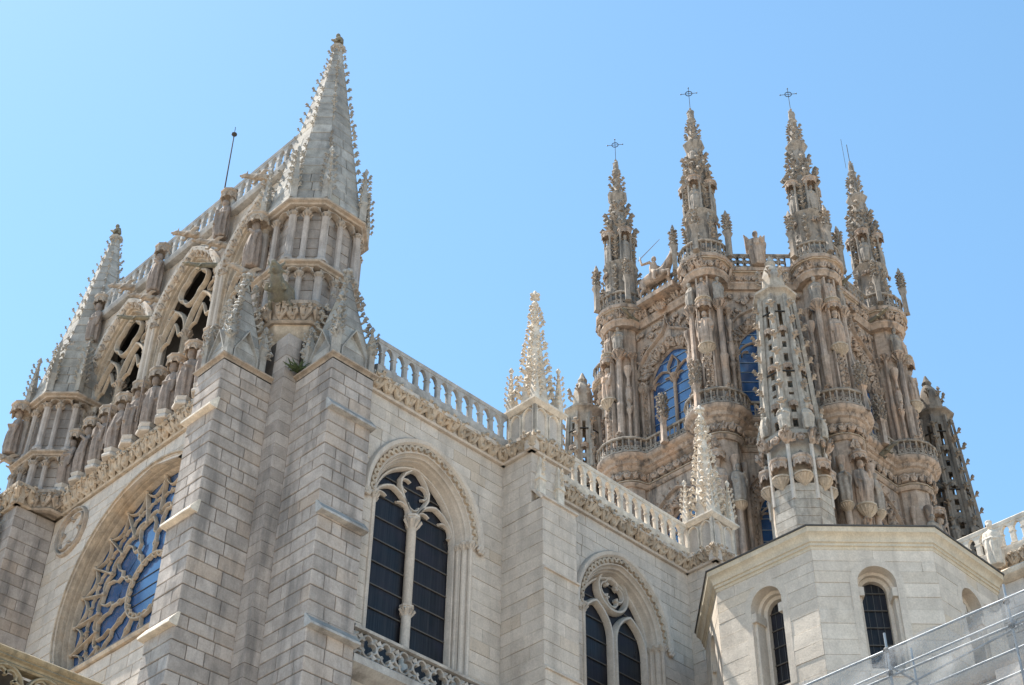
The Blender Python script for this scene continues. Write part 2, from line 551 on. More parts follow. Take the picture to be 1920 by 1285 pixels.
def leaf_mesh(seed=0):
    """carved leaf clump for friezes: x along, y up, z out"""
    r = random.Random(seed); b = MB()
    for k in range(4):
        sx = (-1, 1, -0.45, 0.5)[k] * r.uniform(0.8, 1.2); ty = r.uniform(-0.05, 0.12) + (0.12 if k > 1 else 0)
        b.tube([(0.02 * sx, -0.17, 0.0), (0.09 * sx, -0.05, 0.09), (0.15 * sx, 0.05 + ty, 0.15), (0.13 * sx, 0.12 + ty, 0.21), (0.06 * sx, 0.08 + ty, 0.24)], [0.03, 0.05, 0.07, 0.06, 0.03], 5)
    b.ball((r.uniform(-0.03, 0.03), -0.04, 0.1), (0.07, 0.08, 0.07), 6, 4)
    b.ball((r.uniform(-0.06, 0.06), 0.15, 0.13), (0.06, 0.05, 0.06), 6, 4)
    return b.mesh('carved_leaf', 50)
LEAFS = [leaf_mesh(i) for i in range(4)]

def scroll_mesh():
    """running scroll for the lantern friezes: x along, y up, z out"""
    b = MB()
    p = [(-0.3, -0.1, 0.06)] + [(0.02 + 0.17 * (1 - t / 9) * cos(radians(200 - t * 62)), 0.0 + 0.17 * (1 - t / 9) * sin(radians(200 - t * 62)), 0.07 + 0.012 * t) for t in range(8)]
    b.tube(p, [0.03, 0.05, 0.055, 0.055, 0.05, 0.05, 0.045, 0.045, 0.05], 5)
    b.ball((0.03, 0.0, 0.14), (0.075, 0.075, 0.06), 6, 4)
    b.tube([(-0.2, -0.12, 0.05), (-0.24, 0.03, 0.1), (-0.18, 0.15, 0.12)], [0.03, 0.05, 0.02], 4)
    return b.mesh('carved_scroll', 50)
SCROLL = scroll_mesh()

def capital_mesh():
    b = MB()
    b.lathe([(0.10, -0.2), (0.115, -0.17), (0.10, -0.14), (0.13, 0.0), (0.2, 0.12), (0.19, 0.16), (0.21, 0.17), (0.21, 0.23)], 8, rot=pi / 8)
    for k in range(8):
        a = k * pi / 4
        b.tube([(0.10 * cos(a), 0.10 * sin(a), -0.12), (0.17 * cos(a), 0.17 * sin(a), 0.0), (0.24 * cos(a), 0.24 * sin(a), 0.08), (0.21 * cos(a), 0.21 * sin(a), 0.02)], [0.03, 0.045, 0.045, 0.02], 4)
    return b.mesh('leaf_capital', 40)
CAPITAL = capital_mesh()

def crockets_on(parent, p0, p1, out, n, size=1.0, mesh=None, t0=0.06, t1=0.95, taper=0.45, name='crocket'):
    """hooked leaves up an edge from p0 to p1, pointing out"""
    p0 = Vector(p0); p1 = Vector(p1); o = Vector((out[0], out[1], 0)).normalized()
    y = UP.cross(o)
    r = Matrix((o, y, UP)).transposed().to_4x4()
    for i in range(n):
        t = t0 + (t1 - t0) * i / max(1, n - 1)
        s_ = size * (1 - taper * t) * rnd.uniform(0.75, 1.2)
        if rnd.random() < 0.04: continue
        obj(name, mesh, None, parent, Matrix.Translation(p0.lerp(p1, t)) @ r @ Matrix.Rotation(rnd.uniform(-0.25, 0.25), 4, 'Z') @ Matrix.Rotation(rnd.uniform(-0.2, 0.2), 4, 'Y') @ Matrix.Diagonal((s_, s_ * rnd.uniform(0.9, 1.3), s_ * rnd.uniform(0.85, 1.15), 1)))

def with_mat(me, mat, name=None):
    c = me.copy(); c.name = name or me.name; c.materials.clear(); c.materials.append(M[mat]); return c
CR = {k: [with_mat(c_, k) for c_ in CROCKETS] for k in ('spire', 'clean', 'lantern_dark', 'carved', 'lantern')}
LF = {k: [with_mat(l_, k) for l_ in LEAFS] for k in ('warm', 'carved', 'lantern', 'clean')}
SR = {k: with_mat(SCROLL, k) for k in ('lantern', 'warm')}
CP = {k: with_mat(CAPITAL, k) for k in ('carved', 'lantern', 'clean', 'wall', 'warm')}

# figures are grown together with a voxel remesh so that each is one continuous surface
def remeshed(b, name, voxel, smooth=2):
    me = b.mesh(name)
    o = bpy.data.objects.new(name, me); COL.objects.link(o)
    m = o.modifiers.new('r', 'REMESH'); m.mode = 'VOXEL'; m.voxel_size = voxel
    if smooth:
        s = o.modifiers.new('s', 'SMOOTH'); s.iterations = smooth; s.factor = 0.4
    dg = bpy.context.evaluated_depsgraph_get()
    out = bpy.data.meshes.new_from_object(o.evaluated_get(dg))
    bpy.data.objects.remove(o)
    out.name = name
    out.polygons.foreach_set('use_smooth', [True] * len(out.polygons))
    return out

def robed(b, h=2.0, seed=0, pose=0, hat=0, wings=False, hold=None):
    """a standing robed figure, facing +x, feet at z 0"""
    r = random.Random(seed); k = h / 2.0
    sway = r.uniform(-0.05, 0.05); nf = r.choice([7, 8, 9])
    prof = [(0.0, 0.23, 0.27, 0.9), (0.08, 0.25, 0.29, 1.0), (0.35, 0.255, 0.30, 1.3), (0.7, 0.26, 0.315, 1.3), (0.95, 0.25, 0.31, 1.1), (1.15, 0.225, 0.285, 0.9),
            (1.32, 0.205, 0.30, 0.6), (1.46, 0.185, 0.315, 0.35), (1.54, 0.14, 0.25, 0.15), (1.60, 0.09, 0.11, 0.0), (1.70, 0.075, 0.08, 0.0)]
    rings = []
    for z, rx, ry, fo in prof:
        ring = []
        for j in range(36):
            a = 2 * pi * j / 36
            f = 1 + fo * (0.13 * sin(nf * a + seed + 0.9 * z) + 0.085 * sin(2 * nf * a + z * 3.5 + seed * 2))
            ring.append((k * (rx * f * cos(a) + 0.03 * sin(z * 2.2)), k * (ry * f * sin(a) + sway * sin(z * 2.1)), k * z))
        rings.append(ring)
    b.loft(rings)
    hx, hy = 0.03 * k, 0.0
    b.ball((hx, hy, 1.83 * k), (0.14 * k, 0.12 * k, 0.17 * k), 12, 8)
    b.tube([(hx + 0.09 * k, hy, 1.87 * k), (hx + 0.145 * k, hy, 1.81 * k)], [0.02 * k, 0.03 * k], 5)       # nose
    b.ball((hx + 0.08 * k, hy, 1.735 * k), (0.05 * k, 0.055 * k, 0.05 * k), 6, 4)                           # chin
    b.ball((hx - 0.04 * k, hy, 1.84 * k), (0.125 * k, 0.125 * k, 0.17 * k), 10, 6)                          # hair
    if hat == 1:
        b.lathe([(0.13 * k, 1.9 * k), (0.15 * k, 2.02 * k), (0.11 * k, 2.03 * k)], 8, (hx - 0.01, hy, 0))
    elif hat == 2:
        b.lathe([(0.14 * k, 1.88 * k), (0.13 * k, 1.97 * k), (0.05 * k, 2.06 * k)], 8, (hx - 0.01, hy, 0))
    sh = [(0.0, s * 0.235 * k, 1.5 * k) for s in (1, -1)]
    P = {0: [((0.06, 0.32, 1.18), (0.27, 0.10, 1.22)), ((0.08, -0.33, 1.2), (0.28, -0.12, 1.36))],
         1: [((0.10, 0.34, 1.2), (0.28, 0.16, 1.45)), ((0.02, -0.33, 1.15), (0.2, -0.22, 0.98))],
         2: [((0.05, 0.33, 1.16), (0.26, 0.05, 1.1)), ((0.05, -0.33, 1.16), (0.26, -0.02, 1.14))],
         3: [((0.02, 0.34, 1.16), (0.15, 0.34, 0.92)), ((0.12, -0.36, 1.25), (0.3, -0.26, 1.5))],
         4: [((0.1, 0.42, 1.62), (0.16, 0.52, 1.98)), ((0.05, -0.33, 1.16), (0.27, -0.08, 1.2))]}[pose]
    for s0, (e, hnd) in zip(sh, P):
        e = tuple(x * k for x in e); hd = tuple(x * k for x in hnd)
        b.tube([s0, e, hd], [0.085 * k, 0.085 * k, 0.055 * k], 8)
        b.ball(hd, (0.065 * k, 0.055 * k, 0.06 * k), 7, 5)
        if e[2] < 1.3 * k:
            b.tube([(e[0] + 0.02, e[1], e[2] - 0.02), (e[0] + 0.05, e[1] * 0.95, e[2] - 0.45 * k)], [0.09 * k, 0.03 * k], 6)  # hanging sleeve
    if hold == 'staff':
        hd = P[1][1]; b.tube([(hd[0] * k, hd[1] * k, 0.1 * k), (hd[0] * k, hd[1] * k, 2.0 * k)], 0.035 * k, 6)
    elif hold == 'book':
        b.box(0.22 * k, 0.32 * k, -0.16 * k, 0.1 * k, 1.05 * k, 1.38 * k)
    elif hold == 'scroll':
        b.tube([(0.3 * k, -0.05 * k, 1.3 * k), (0.3 * k, -0.1 * k, 0.6 * k)], 0.07 * k, 7)
    if wings:
        for s in (1, -1):
            b.loft([[(-0.12 * k, s * 0.1 * k, 1.5 * k), (-0.2 * k, s * 0.12 * k, 1.5 * k), (-0.2 * k, s * 0.12 * k, 1.1 * k), (-0.12 * k, s * 0.1 * k, 1.1 * k)],
                    [(-0.16 * k, s * 0.34 * k, 1.9 * k), (-0.24 * k, s * 0.34 * k, 1.9 * k), (-0.24 * k, s * 0.34 * k, 0.95 * k), (-0.16 * k, s * 0.34 * k, 0.95 * k)],
                    [(-0.2 * k, s * 0.46 * k, 2.05 * k), (-0.26 * k, s * 0.46 * k, 2.05 * k), (-0.26 * k, s * 0.40 * k, 0.55 * k), (-0.2 * k, s * 0.40 * k, 0.55 * k)]])
    return b

STAT = []
for i, (pose, hat, hold) in enumerate([(0, 0, 'book'), (3, 0, 'staff'), (2, 1, None), (1, 2, None), (2, 0, 'scroll'), (0, 1, None), (1, 0, 'book'), (3, 2, 'staff')]):
    me = remeshed(robed(MB(), 2.05, i * 3 + 1, pose, hat, False, hold), 'statue', 0.026, 1)
    me.materials.append(M['statue']); STAT.append(me)
STAT_L = [with_mat(m_, 'lantern', 'statue') for m_ in STAT[:5]]
STAT_LO = [remeshed(robed(MB(), 2.05, 40 + i, p, h_), 'figure', 0.05, 1) for i, (p, h_) in enumerate([(0, 0), (2, 1), (1, 0)])]
for m_ in STAT_LO: m_.materials.append(M['lantern_dark'])

def face_dir(n):
    return atan2(n[1], n[0])

def statue(loc, ang, idx, label, mats=None, scale=1.0, name='statue', cat='statue', group=None, pedestal=None, mesh=None):
    me = mesh or (mats or STAT)[idx % len(mats or STAT)]
    if pedestal is None:
        o = obj(name, me, None, None, Matrix.Translation(Vector(loc)) @ Matrix.Rotation(ang, 4, 'Z') @ Matrix.Diagonal((scale, scale, scale, 1)))
        return tag(o, label, cat, group)
    t = thing(name, label, cat, (loc[0], loc[1], loc[2] - pedestal), group)
    obj('figure', me, None, t, Matrix.Translation(Vector(loc)) @ Matrix.Rotation(ang, 4, 'Z') @ Matrix.Diagonal((scale, scale, scale, 1)))
    b = MB()
    b.lathe([(0.30, 0), (0.33, 0.03), (0.33, pedestal * 0.3), (0.25, pedestal * 0.6), (0.30, pedestal * 0.85), (0.30, pedestal)], 6, (loc[0], loc[1], loc[2] - pedestal), ang)
    obj('pedestal', b, 'wall', t)
    return t

def gargoyle_mesh(kind=0):
    b = MB()
    if kind == 0:      # crouching beast stretched outwards along +x
        b.tube([(-0.5, 0, -0.12), (0.0, 0, 0.0), (0.45, 0, 0.1), (0.8, 0, 0.16), (1.0, 0, 0.2)], [0.2, 0.23, 0.21, 0.16, 0.14], 9)
        b.ball((1.12, 0, 0.24), (0.2, 0.15, 0.16), 9, 6)
        b.tube([(1.2, 0, 0.26), (1.45, 0, 0.24)], [0.1, 0.06], 7)
        b.tube([(1.15, 0, 0.14), (1.38, 0, 0.08)], [0.07, 0.04], 6)
        for s in (1, -1):
            b.tube([(1.02, s * 0.1, 0.36), (0.94, s * 0.18, 0.5)], [0.055, 0.02], 5)
            b.tube([(0.5, s * 0.17, 0.05), (0.7, s * 0.24, -0.2), (0.85, s * 0.2, -0.16)], [0.09, 0.07, 0.05], 6)
            b.tube([(-0.1, s * 0.18, 0.0), (0.1, s * 0.27, -0.24), (0.3, s * 0.24, -0.2)], [0.12, 0.09, 0.05], 6)
            b.loft([[(0.4, s * 0.12, 0.2), (0.1, s * 0.16, 0.22), (0.1, s * 0.2, 0.1), (0.4, s * 0.18, 0.08)], [(0.05, s * 0.3, 0.46), (-0.3, s * 0.3, 0.4), (-0.3, s * 0.36, 0.3), (0.05, s * 0.36, 0.34)]])
    elif kind == 2:    # winged horned beast rearing out of the wall
        b.tube([(-0.5, 0, -0.2), (0.0, 0, -0.02), (0.45, 0, 0.06), (0.8, 0, 0.14), (1.1, 0, 0.24)], [0.2, 0.25, 0.27, 0.24, 0.17], 10)
        b.ball((1.28, 0, 0.32), (0.2, 0.18, 0.19), 9, 6)
        b.tube([(1.34, 0, 0.36), (1.56, 0, 0.34)], [0.12, 0.08], 7); b.tube([(1.3, 0, 0.22), (1.48, 0, 0.13)], [0.08, 0.05], 6)
        for s in (1, -1):
            b.tube([(1.22, s * 0.12, 0.44), (1.2, s * 0.24, 0.6), (1.3, s * 0.26, 0.72)], [0.06, 0.05, 0.02], 5)
            b.tube([(1.15, s * 0.15, 0.34), (1.02, s * 0.3, 0.36)], [0.07, 0.02], 5)
            for q in range(4):     # folded wing in ridges
                b.tube([(0.75 - 0.1 * q, s * 0.2, 0.26 - 0.1 * q), (0.35 - 0.12 * q, s * 0.36, 0.24 - 0.13 * q), (-0.15 - 0.05 * q, s * 0.34, 0.12 - 0.12 * q)], [0.05, 0.08, 0.03], 5)
            b.tube([(0.7, s * 0.18, 0.0), (0.9, s * 0.3, -0.16), (1.05, s * 0.22, -0.06)], [0.1, 0.08, 0.06], 6)
            b.tube([(0.0, s * 0.2, -0.08), (0.2, s * 0.34, -0.3), (0.42, s * 0.26, -0.22)], [0.13, 0.1, 0.06], 6)
        for q in range(5): b.ball((0.2 + 0.2 * q, 0, -0.2 + 0.07 * q), (0.08, 0.1, 0.05), 6, 4)
    else:              # long water spout with an open-mouthed head
        b.tube([(-0.4, 0, 0), (0.3, 0, 0.05), (0.9, 0, 0.12), (1.25, 0, 0.2)], [0.17, 0.16, 0.13, 0.13], 8)
        b.ball((1.36, 0, 0.24), (0.17, 0.13, 0.13), 8, 5)
        b.tube([(1.4, 0, 0.3), (1.66, 0, 0.34)], [0.08, 0.04], 6)
        b.tube([(1.4, 0, 0.2), (1.6, 0, 0.12)], [0.06, 0.03], 6)
        for s in (1, -1):
            b.tube([(1.25, s * 0.08, 0.34), (1.12, s * 0.14, 0.46)], [0.05, 0.02], 5)
            b.tube([(0.6, s * 0.12, 0.05), (0.75, s * 0.18, -0.14), (0.95, s * 0.13, -0.1)], [0.07, 0.05, 0.03], 5)
    return remeshed(b, 'gargoyle', 0.032)
GARG = [gargoyle_mesh(0), gargoyle_mesh(1), gargoyle_mesh(2)]
for g in GARG: g.materials.append(M['gargoyle'])
GARG_W = [with_mat(g, 'carved') for g in GARG]

def gargoyle(loc, ang, label, kind=0, pitch=0.0, scale=1.0, mesh=None, group=None):
    o = obj('gargoyle', mesh or GARG[kind], None, None, Matrix.Translation(Vector(loc)) @ Matrix.Rotation(ang, 4, 'Z') @ Matrix.Rotation(-pitch, 4, 'Y') @ Matrix.Diagonal((scale, scale, scale, 1)))
    return tag(o, label, 'gargoyle', group)
# ------------------------------------------------------------------ the ground and the plain masses of the church behind the walls
b = MB(); b.add([(-3000, -3000, 0), (3000, -3000, 0), (3000, 3000, 0), (-3000, 3000, 0)], [(0, 1, 2, 3)])
o = obj('ground', b, 'ground'); o['kind'] = 'structure'

def core(F, zs, span, c0, c1, bb=None):
    bb = bb or MB()
    for z0, z1 in zip(zs[:-1], zs[1:]):
        for (l0, l1), (r0, r1) in span(z0, z1):
            vs = [F.p(*q) for q in ((l0, z0, c0), (r0, z0, c0), (r1, z1, c0), (l1, z1, c0), (l0, z0, c1), (r0, z0, c1), (r1, z1, c1), (l1, z1, c1))]
            bb.add(vs, [(0, 3, 2, 1), (4, 5, 6, 7), (0, 1, 5, 4), (1, 2, 6, 5), (2, 3, 7, 6), (3, 0, 4, 7)])
    return bb

body = thing('transept_block', 'low roof and inner walls of the transept behind the balustrades', 'building', (-35, 32, 0))
b = MB(); b.box(-41.5, -26.75, 20.4, 43.0, 0, 27.6); obj('inner_wall', b, 'wall', body)
b = MB(); b.loft([[(-43, 20.3, 27.6), (-26.3, 20.3, 27.6), (-26.3, 43.2, 27.6), (-43, 43.2, 27.6)], [(-35, 20.3, 29.0), (-34.5, 20.3, 29.0), (-34.5, 43.2, 29.0), (-35, 43.2, 29.0)]])
obj('roof_slope', b, 'roof', body)

# ------------------------------------------------------------------ pieces used along the side wall
FE = Frame((-26, 0, 0), (0, 1, 0), (1, 0, 0))           # east side wall: a is y
ZSLAB0, ZSLAB1 = 27.76, 28.07

def baluster_mesh(pitch, op, h, spring, depth, mat, name='baluster'):
    """a post whose arched shoulders meet those of its neighbours; x along, y up, z out"""
    b = MB(); F = Frame((0, 0, 0), (1, 0, 0), (0, -1, 0))
    hw = (pitch - op) / 2
    L = [(-hw, 0)] + [(-hw, spring * 0.5), (-hw, spring)]
    for t in seg(0, 1, 5)[1:]:
        ang = radians(90 * t)
        L.append((-hw - (op / 2) * (1 - cos(ang)), spring + (h - spring) * 0.86 * sin(ang)))
    L.append((-pitch / 2, h))
    R_ = [(-x, y) for x, y in reversed(L)]
    pts = L + R_
    # pillar, arch block as loft of outline front and back
    def ring(c, e):
        return [(x * (1 - e) if abs(x) < hw * 1.3 else x, y, c) for x, y in pts]
    b.loft([ring(-depth / 2, 0.22), ring(-depth / 2 + 0.03, 0), ring(depth / 2 - 0.03, 0), ring(depth / 2, 0.22)], cap=False)
    n = len(pts)
    for e, fl in ((0, True), (3, False)):
        base = e * n
        m = len(L)
        for i in range(m - 1):
            q = (base + i, base + i + 1, base + n - 2 - i, base + n - 1 - i)
            b.f.append(q if fl else q[::-1])
    # little base and a ring
    b.box(-hw * 1.35, hw * 1.35, 0, 0.05, -depth * 0.58, depth * 0.58)
    b.box(-hw * 1.25, hw * 1.25, spring - 0.04, spring, -depth * 0.56, depth * 0.56)
    me = b.mesh(name, 38); me.materials.append(M[mat]); return me

def balustrade(label, F, a0, a1, n, mat, rail_mat, z=(27.76, 28.07, 28.83, 28.96), c=0.0, depth=0.13, group=None, slab=0.12, op=0.27):
    t = thing('balustrade', label, 'balustrade', F.p((a0 + a1) / 2, z[0], c), group)
    b = MB(); b.sweep(F, [(a0, 0), (a1, 0)], [(z[0], -0.3), (z[0], slab - 0.05), (z[0] + 0.08, slab), (z[1] - 0.05, slab), (z[1], slab - 0.12), (z[1], -0.3)], False, True)
    obj('base_slab', b, rail_mat, t)
    pitch = (a1 - a0) / n; h = z[2] - z[1]
    me = baluster_mesh(pitch, op, h, h * 0.6, depth, mat)
    for i in range(n):
        obj('baluster', me, None, t, F.mat(a0 + pitch * (i + 0.5), z[1], c))
    b = MB(); b.sweep(F, [(a0, 0), (a1, 0)], [(z[2], c - depth * 0.62), (z[2], c + depth * 0.62), (z[3] - 0.03, c + depth * 0.75), (z[3], c + depth * 0.6), (z[3] + 0.02, c), (z[3], c - depth * 0.6)], False, True)
    obj('hand_rail', b, rail_mat, t)
    return t

def frieze(t, F, a0, a1, z0, z1, leaf, pitch=0.27, c=0.0, mat='wall', proj=0.24, size=1.0):
    """hollow moulding with a row of carved leaves"""
    b = MB()
    h = z1 - z0
    b.sweep(F, [(a0, 0), (a1, 0)], [(z0, -0.1), (z0, c + 0.10), (z0 + 0.05, c + 0.13), (z0 + 0.10, c + 0.06), (z0 + h * 0.5, c + 0.05), (z1 - 0.16, c + proj * 0.6), (z1 - 0.12, c + proj), (z1, c + proj), (z1, -0.1)], False, True)
    obj('cornice_moulding', b, mat, t)
    n = max(1, int((a1 - a0) / pitch))
    for i in range(n):
        a = a0 + (i + 0.5) * (a1 - a0) / n
        s_ = size * rnd.uniform(0.9, 1.15)
        m = F.mat(a, z0 + h * 0.45, c + 0.02, rnd.uniform(-0.25, 0.25)) @ Matrix.Diagonal((s_ * (-1 if i % 2 else 1), s_, s_, 1))
        obj('carved_leaf', leaf, None, t, m)

def scallop_mesh(mat):
    F = Frame((0, 0, 0), (1, 0, 0), (0, -1, 0))
    b = MB(); 
    F2 = Frame((0, 0, 0), (1, 0, 0), (0, 0, 1))
    class L:
        def p(s, a, q, c=0.0): return Vector((a, q, c))
    b.sweep(L(), arc(0, 0, 0.085, 205, -25, 8), [(-0.03, -0.1), (-0.03, 0.07), (0.035, 0.07), (0.035, -0.1)], False, True)
    me = b.mesh('scallop', 40); me.materials.append(M[mat]); return me
SCALLOP = scallop_mesh('warm')

class LF2:
    def p(s, a, q, c=0.0): return Vector((a, q, c))
LXY = LF2()

def along(P, pitch, start=0.0):
    """points (a, b, heading) at equal steps along a path"""
    out = []; d = start
    for (a0, b0), (a1, b1) in zip(P[:-1], P[1:]):
        l = hypot(a1 - a0, b1 - b0)
        while d <= l:
            t = d / l if l else 0
            out.append((a0 + (a1 - a0) * t, b0 + (b1 - b0) * t, atan2(b1 - b0, a1 - a0)))
            d += pitch
        d -= l
    return out

def colonnette(t, F, a, c, z0, z1, r, mat, cap=None, name='colonnette', capscale=1.0, n=8):
    p = F.p(a, 0, c)
    b = MB(); b.lathe([(r * 1.7, z0), (r * 1.7, z0 + 0.1), (r * 1.15, z0 + 0.18), (r, z0 + 0.22), (r, z1 - 0.02), (r * 1.1, z1)], n, (p.x, p.y, 0))
    o = obj(name, b, mat, t)
    if cap:
        s_ = r / 0.1 * capscale
        obj('capital', CP[cap], None, o, Matrix.Translation((p.x, p.y, z1 + 0.1 * s_)) @ Matrix.Diagonal((s_, s_, s_, 1)))
    return o

def panes(t, F, P, z0, c, mat, step, inset=0.02, thick=0.02, bars=True, barmat='bar', name='glass_pane'):
    """glass inside the arch path P cut at the glazing bars"""
    zt = max(b_ for a, b_ in P); z = z0
    while z < zt - 0.02:
        z1 = min(z + step, zt)
        zs = seg(z, z1, 4)
        L = []; R_ = []
        for q in zs:
            l = outline_x(P, q, -1); r = outline_x(P, q, 1)
            if l is None:
                l = r = sum(a for a, _ in P) / len(P)
            L.append((l, q)); R_.append((r, q))
        pts = L + R_[::-1]
        # drop coincident points
        vs = [F.p(a, q, c) for a, q in pts]; n = len(vs)
        b = MB(); m = len(L)
        b.add(vs, [(i, n - 1 - i, n - 2 - i, i + 1) for i in range(m - 1)])
        obj(name, b.mesh(name), mat, t)
        if bars and z > z0:
            b = MB(); b.fbox(F, L[0][0] + 0.01, R_[0][0] - 0.01, z - 0.015, z + 0.015, c + 0.01, c + 0.04)
            obj('glazing_bar', b, barmat, t)
        z = z1

def arch_window(name, label, F, cx, z0, w, zs, h, kind, glass, mats=('wall', 'wall', 'warm'), group=None, orders=None, hood=0.27, scal=True, glass_c=-0.56, step=0.655, capm='wall', jambs=True):
    t = thing(name, label, 'window', F.p(cx, z0, 0), group)
    P = pointed(w, zs, h, 12, cx, z0)
    prof = orders or [(0.0, -0.14), (0.0, 0.015), (-0.04, 0.015), (-0.05, -0.05), (-0.08, -0.09), (-0.10, -0.07), (-0.13, -0.1), (-0.13, -0.18), (-0.16, -0.22), (-0.19, -0.2), (-0.21, -0.25), (-0.21, -0.36), (-0.24, -0.4), (-0.27, -0.58)]
    b = MB(); b.sweep(F, P, prof); obj('moulded_arch', b, mats[0], t)
    win = w + prof[-1][0]
    hi = h * win / w * 1.02
    Pi = pointed(win, zs, hi, 12, cx, z0)
    # hood mould
    if hood:
        Ph = pointed(w, zs, h, 14, cx, zs - 0.1)
        b = MB(); b.sweep(F, Ph, [(hood - 0.08, -0.02), (hood - 0.10, 0.06), (hood - 0.04, 0.13), (hood + 0.06, 0.15), (hood + 0.10, 0.10), (hood + 0.11, -0.02)], False, False)
        obj('hood_mould', b, mats[1], t)
        for s in (-1, 1):
            b = MB(); p = F.p(cx + s * (w + hood), zs - 0.15, 0.1)
            for k in range(6):
                a = k * pi / 3
                q = p + F.u * (0.09 * cos(a)) + UP * (0.09 * sin(a))
                b.ball((q.x, q.y, q.z), 0.065, 6, 4)
            b.ball((p.x, p.y, p.z), 0.07, 6, 4)
            obj('rosette_stop', b, mats[1], t)
    if scal:
        Ps = pointed(w + 0.05, zs, h + 0.05, 14, cx)
        for a, q, hd in along(Ps, 0.225, 0.1):
            obj('scallop', SCALLOP, None, t, F.mat(a, q, 0.02, hd))
    if jambs:
        for s in (-1, 1):
            for oa, oc, r in ((w - 0.03, 0.0, 0.065), (w - 0.13, -0.16, 0.06), (w - 0.2, -0.32, 0.05)):
                colonnette(t, F, cx + s * oa, oc, z0, zs - 0.2, r, mats[0], capm, capscale=1.0)
    return t, Pi, win, hi

def cusp(b, F, cx, cz, r, a0, a1, w, c0, d):
    b.bar(F, arc(cx, cz, r, a0, a1, 6), w, c0, d)

# ------------------------------------------------------------------ east side wall of the transept, two bays
HB = 0.37
WIN1, WIN2 = 22.25, 30.12
WZ, WW, WH = 24.05, 1.75, 2.0
side = thing('transept_side_wall', 'pale ashlar side wall of the transept holding the two tall dark windows', 'wall', (-26, 27, 0))
A = Ashlar(side, 'wall', 0.009, 0.007)
for (a0, a1, cxw) in ((19.9, 25.16, WIN1), (26.44, 33.3, WIN2)):
    P = pointed(WW, WZ, WH, 12, cxw, 19.0)
    zs = courses(18.3, 27.1, HB, 0.1)
    sp = around(a0, a1, P)
    A.rows(FE, zs, sp, 0.55, 1.0)
    bb = core(FE, courses(17.0, 27.75, 0.3, 0), around(a0 - 0.05, a1 + 0.05, P), -0.75, -0.02)
    obj('wall_core', bb, 'mortar_pale', side)
    frieze(side, FE, a0 + (0.1 if cxw < 25 else 0), a1, 27.1, 27.62, LF['warm'], 0.38, 0.0, 'wall', 0.26, 1.08)
    b = MB(); b.fbox(FE, a0 - 0.02, a1 + 0.02, 27.62, 27.755, -0.5, 0.12); obj('blocking_course', b, 'wall', side)
b = MB(); b.box(-26.75, -26.0, 19.9, 40, 0, 17.0); obj('lower_wall', b, 'wall', side)
A.flush()

balustrade('weathered grey balustrade of pointed openings above the large two-light window', FE, 20.2, 25.2, 12, 'ledge', 'ledge')
balustrade('clean cream balustrade of pointed openings between the two white pinnacles', FE, 27.5, 33.3, 14, 'clean', 'clean')

# window 1
t, Pi, win, hi = arch_window('tall_window', 'tall dark two-light window with a leaf-shaped tracery head beside the corner buttress', FE, WIN1, 19.1, WW, WZ, WH, 0, 'glass_dark')
panes(t, FE, pointed(win + 0.05, WZ, hi + 0.05, 12, WIN1, 19.1), 19.1, -0.56, 'glass_dark', 0.67)
b = MB(); c0, dd = -0.54, 0.15
for s in (-1, 1):
    cx = WIN1 + s * 0.76
    b.bar(FE, pointed(0.68, WZ, 0.84, 9, cx), 0.12, c0, dd)
    cusp(b, FE, cx - 0.35, WZ + 0.25, 0.25, 210, 50, 0.075, c0, 0.11)
    cusp(b, FE, cx + 0.35, WZ + 0.25, 0.25, 130, -30, 0.075, c0, 0.11)
    # leaf shaped figure
    b.bar(FE, [(WIN1, WZ + 0.08), (WIN1 + s * 0.12, WZ + 0.33), (WIN1 + s * 0.33, WZ + 0.63), (WIN1 + s * 0.49, WZ + 0.93), (WIN1 + s * 0.5, WZ + 1.18), (WIN1 + s * 0.36, WZ + 1.44), (WIN1 + s * 0.15, WZ + 1.64), (WIN1, WZ + 1.84)], 0.11, c0, dd)
    cusp(b, FE, WIN1 + s * 0.27, WZ + 1.1, 0.2, 90 + s * 40, 90 - s * 180, 0.065, c0, 0.11)
cusp(b, FE, WIN1, WZ + 0.63, 0.2, 190, 350, 0.065, c0, 0.11)
b.bar(FE, pointed(win - 0.03, WZ, hi - 0.03, 12, WIN1, 19.1), 0.12, c0, dd + 0.03)
obj('tracery', b, 'wall', t)
colonnette(t, FE, WIN1, -0.46, 19.1, WZ - 0.15, 0.13, 'wall', 'wall', 'mullion', 0.85, 12)
p = FE.p(WIN1, 21.35, -0.46)
obj('mullion_band', CP['wall'], None, t, Matrix.Translation(p) @ Matrix.Diagonal((0.95, 0.95, 0.9, 1)))

# quatrefoil parapet under window 1
def quatrefoil_mesh(r, mat, thick=0.05, depth=0.16, frame=True):
    b = MB()
    for k in range(4):
        a = 45 + 90 * k - 45
        cx, cy = r * 0.5 * cos(radians(a)), r * 0.5 * sin(radians(a))
        b.sweep(LXY, arc(cx, cy, r * 0.48, a - 112, a + 112, 9), [(-thick / 2, -depth / 2), (-thick / 2, depth / 2 - 0.02), (0, depth / 2), (thick / 2, depth / 2 - 0.02), (thick / 2, -depth / 2)], False, True)
    if frame:
        for k in range(4):
            a = radians(45 + 90 * k); q = r * 0.98
            b.tube([(q * 0.62 * cos(a), q * 0.62 * sin(a), 0), (q * 1.25 * cos(a), q * 1.25 * sin(a), 0)], [0.05, 0.09], 4)
    me = b.mesh('quatrefoil', 38); me.materials.append(M[mat]); return me
t = thing('quatrefoil_parapet', 'parapet of pierced stone quatrefoils at the foot of the large window', 'parapet', FE.p(22.3, 19.05, 0.3))
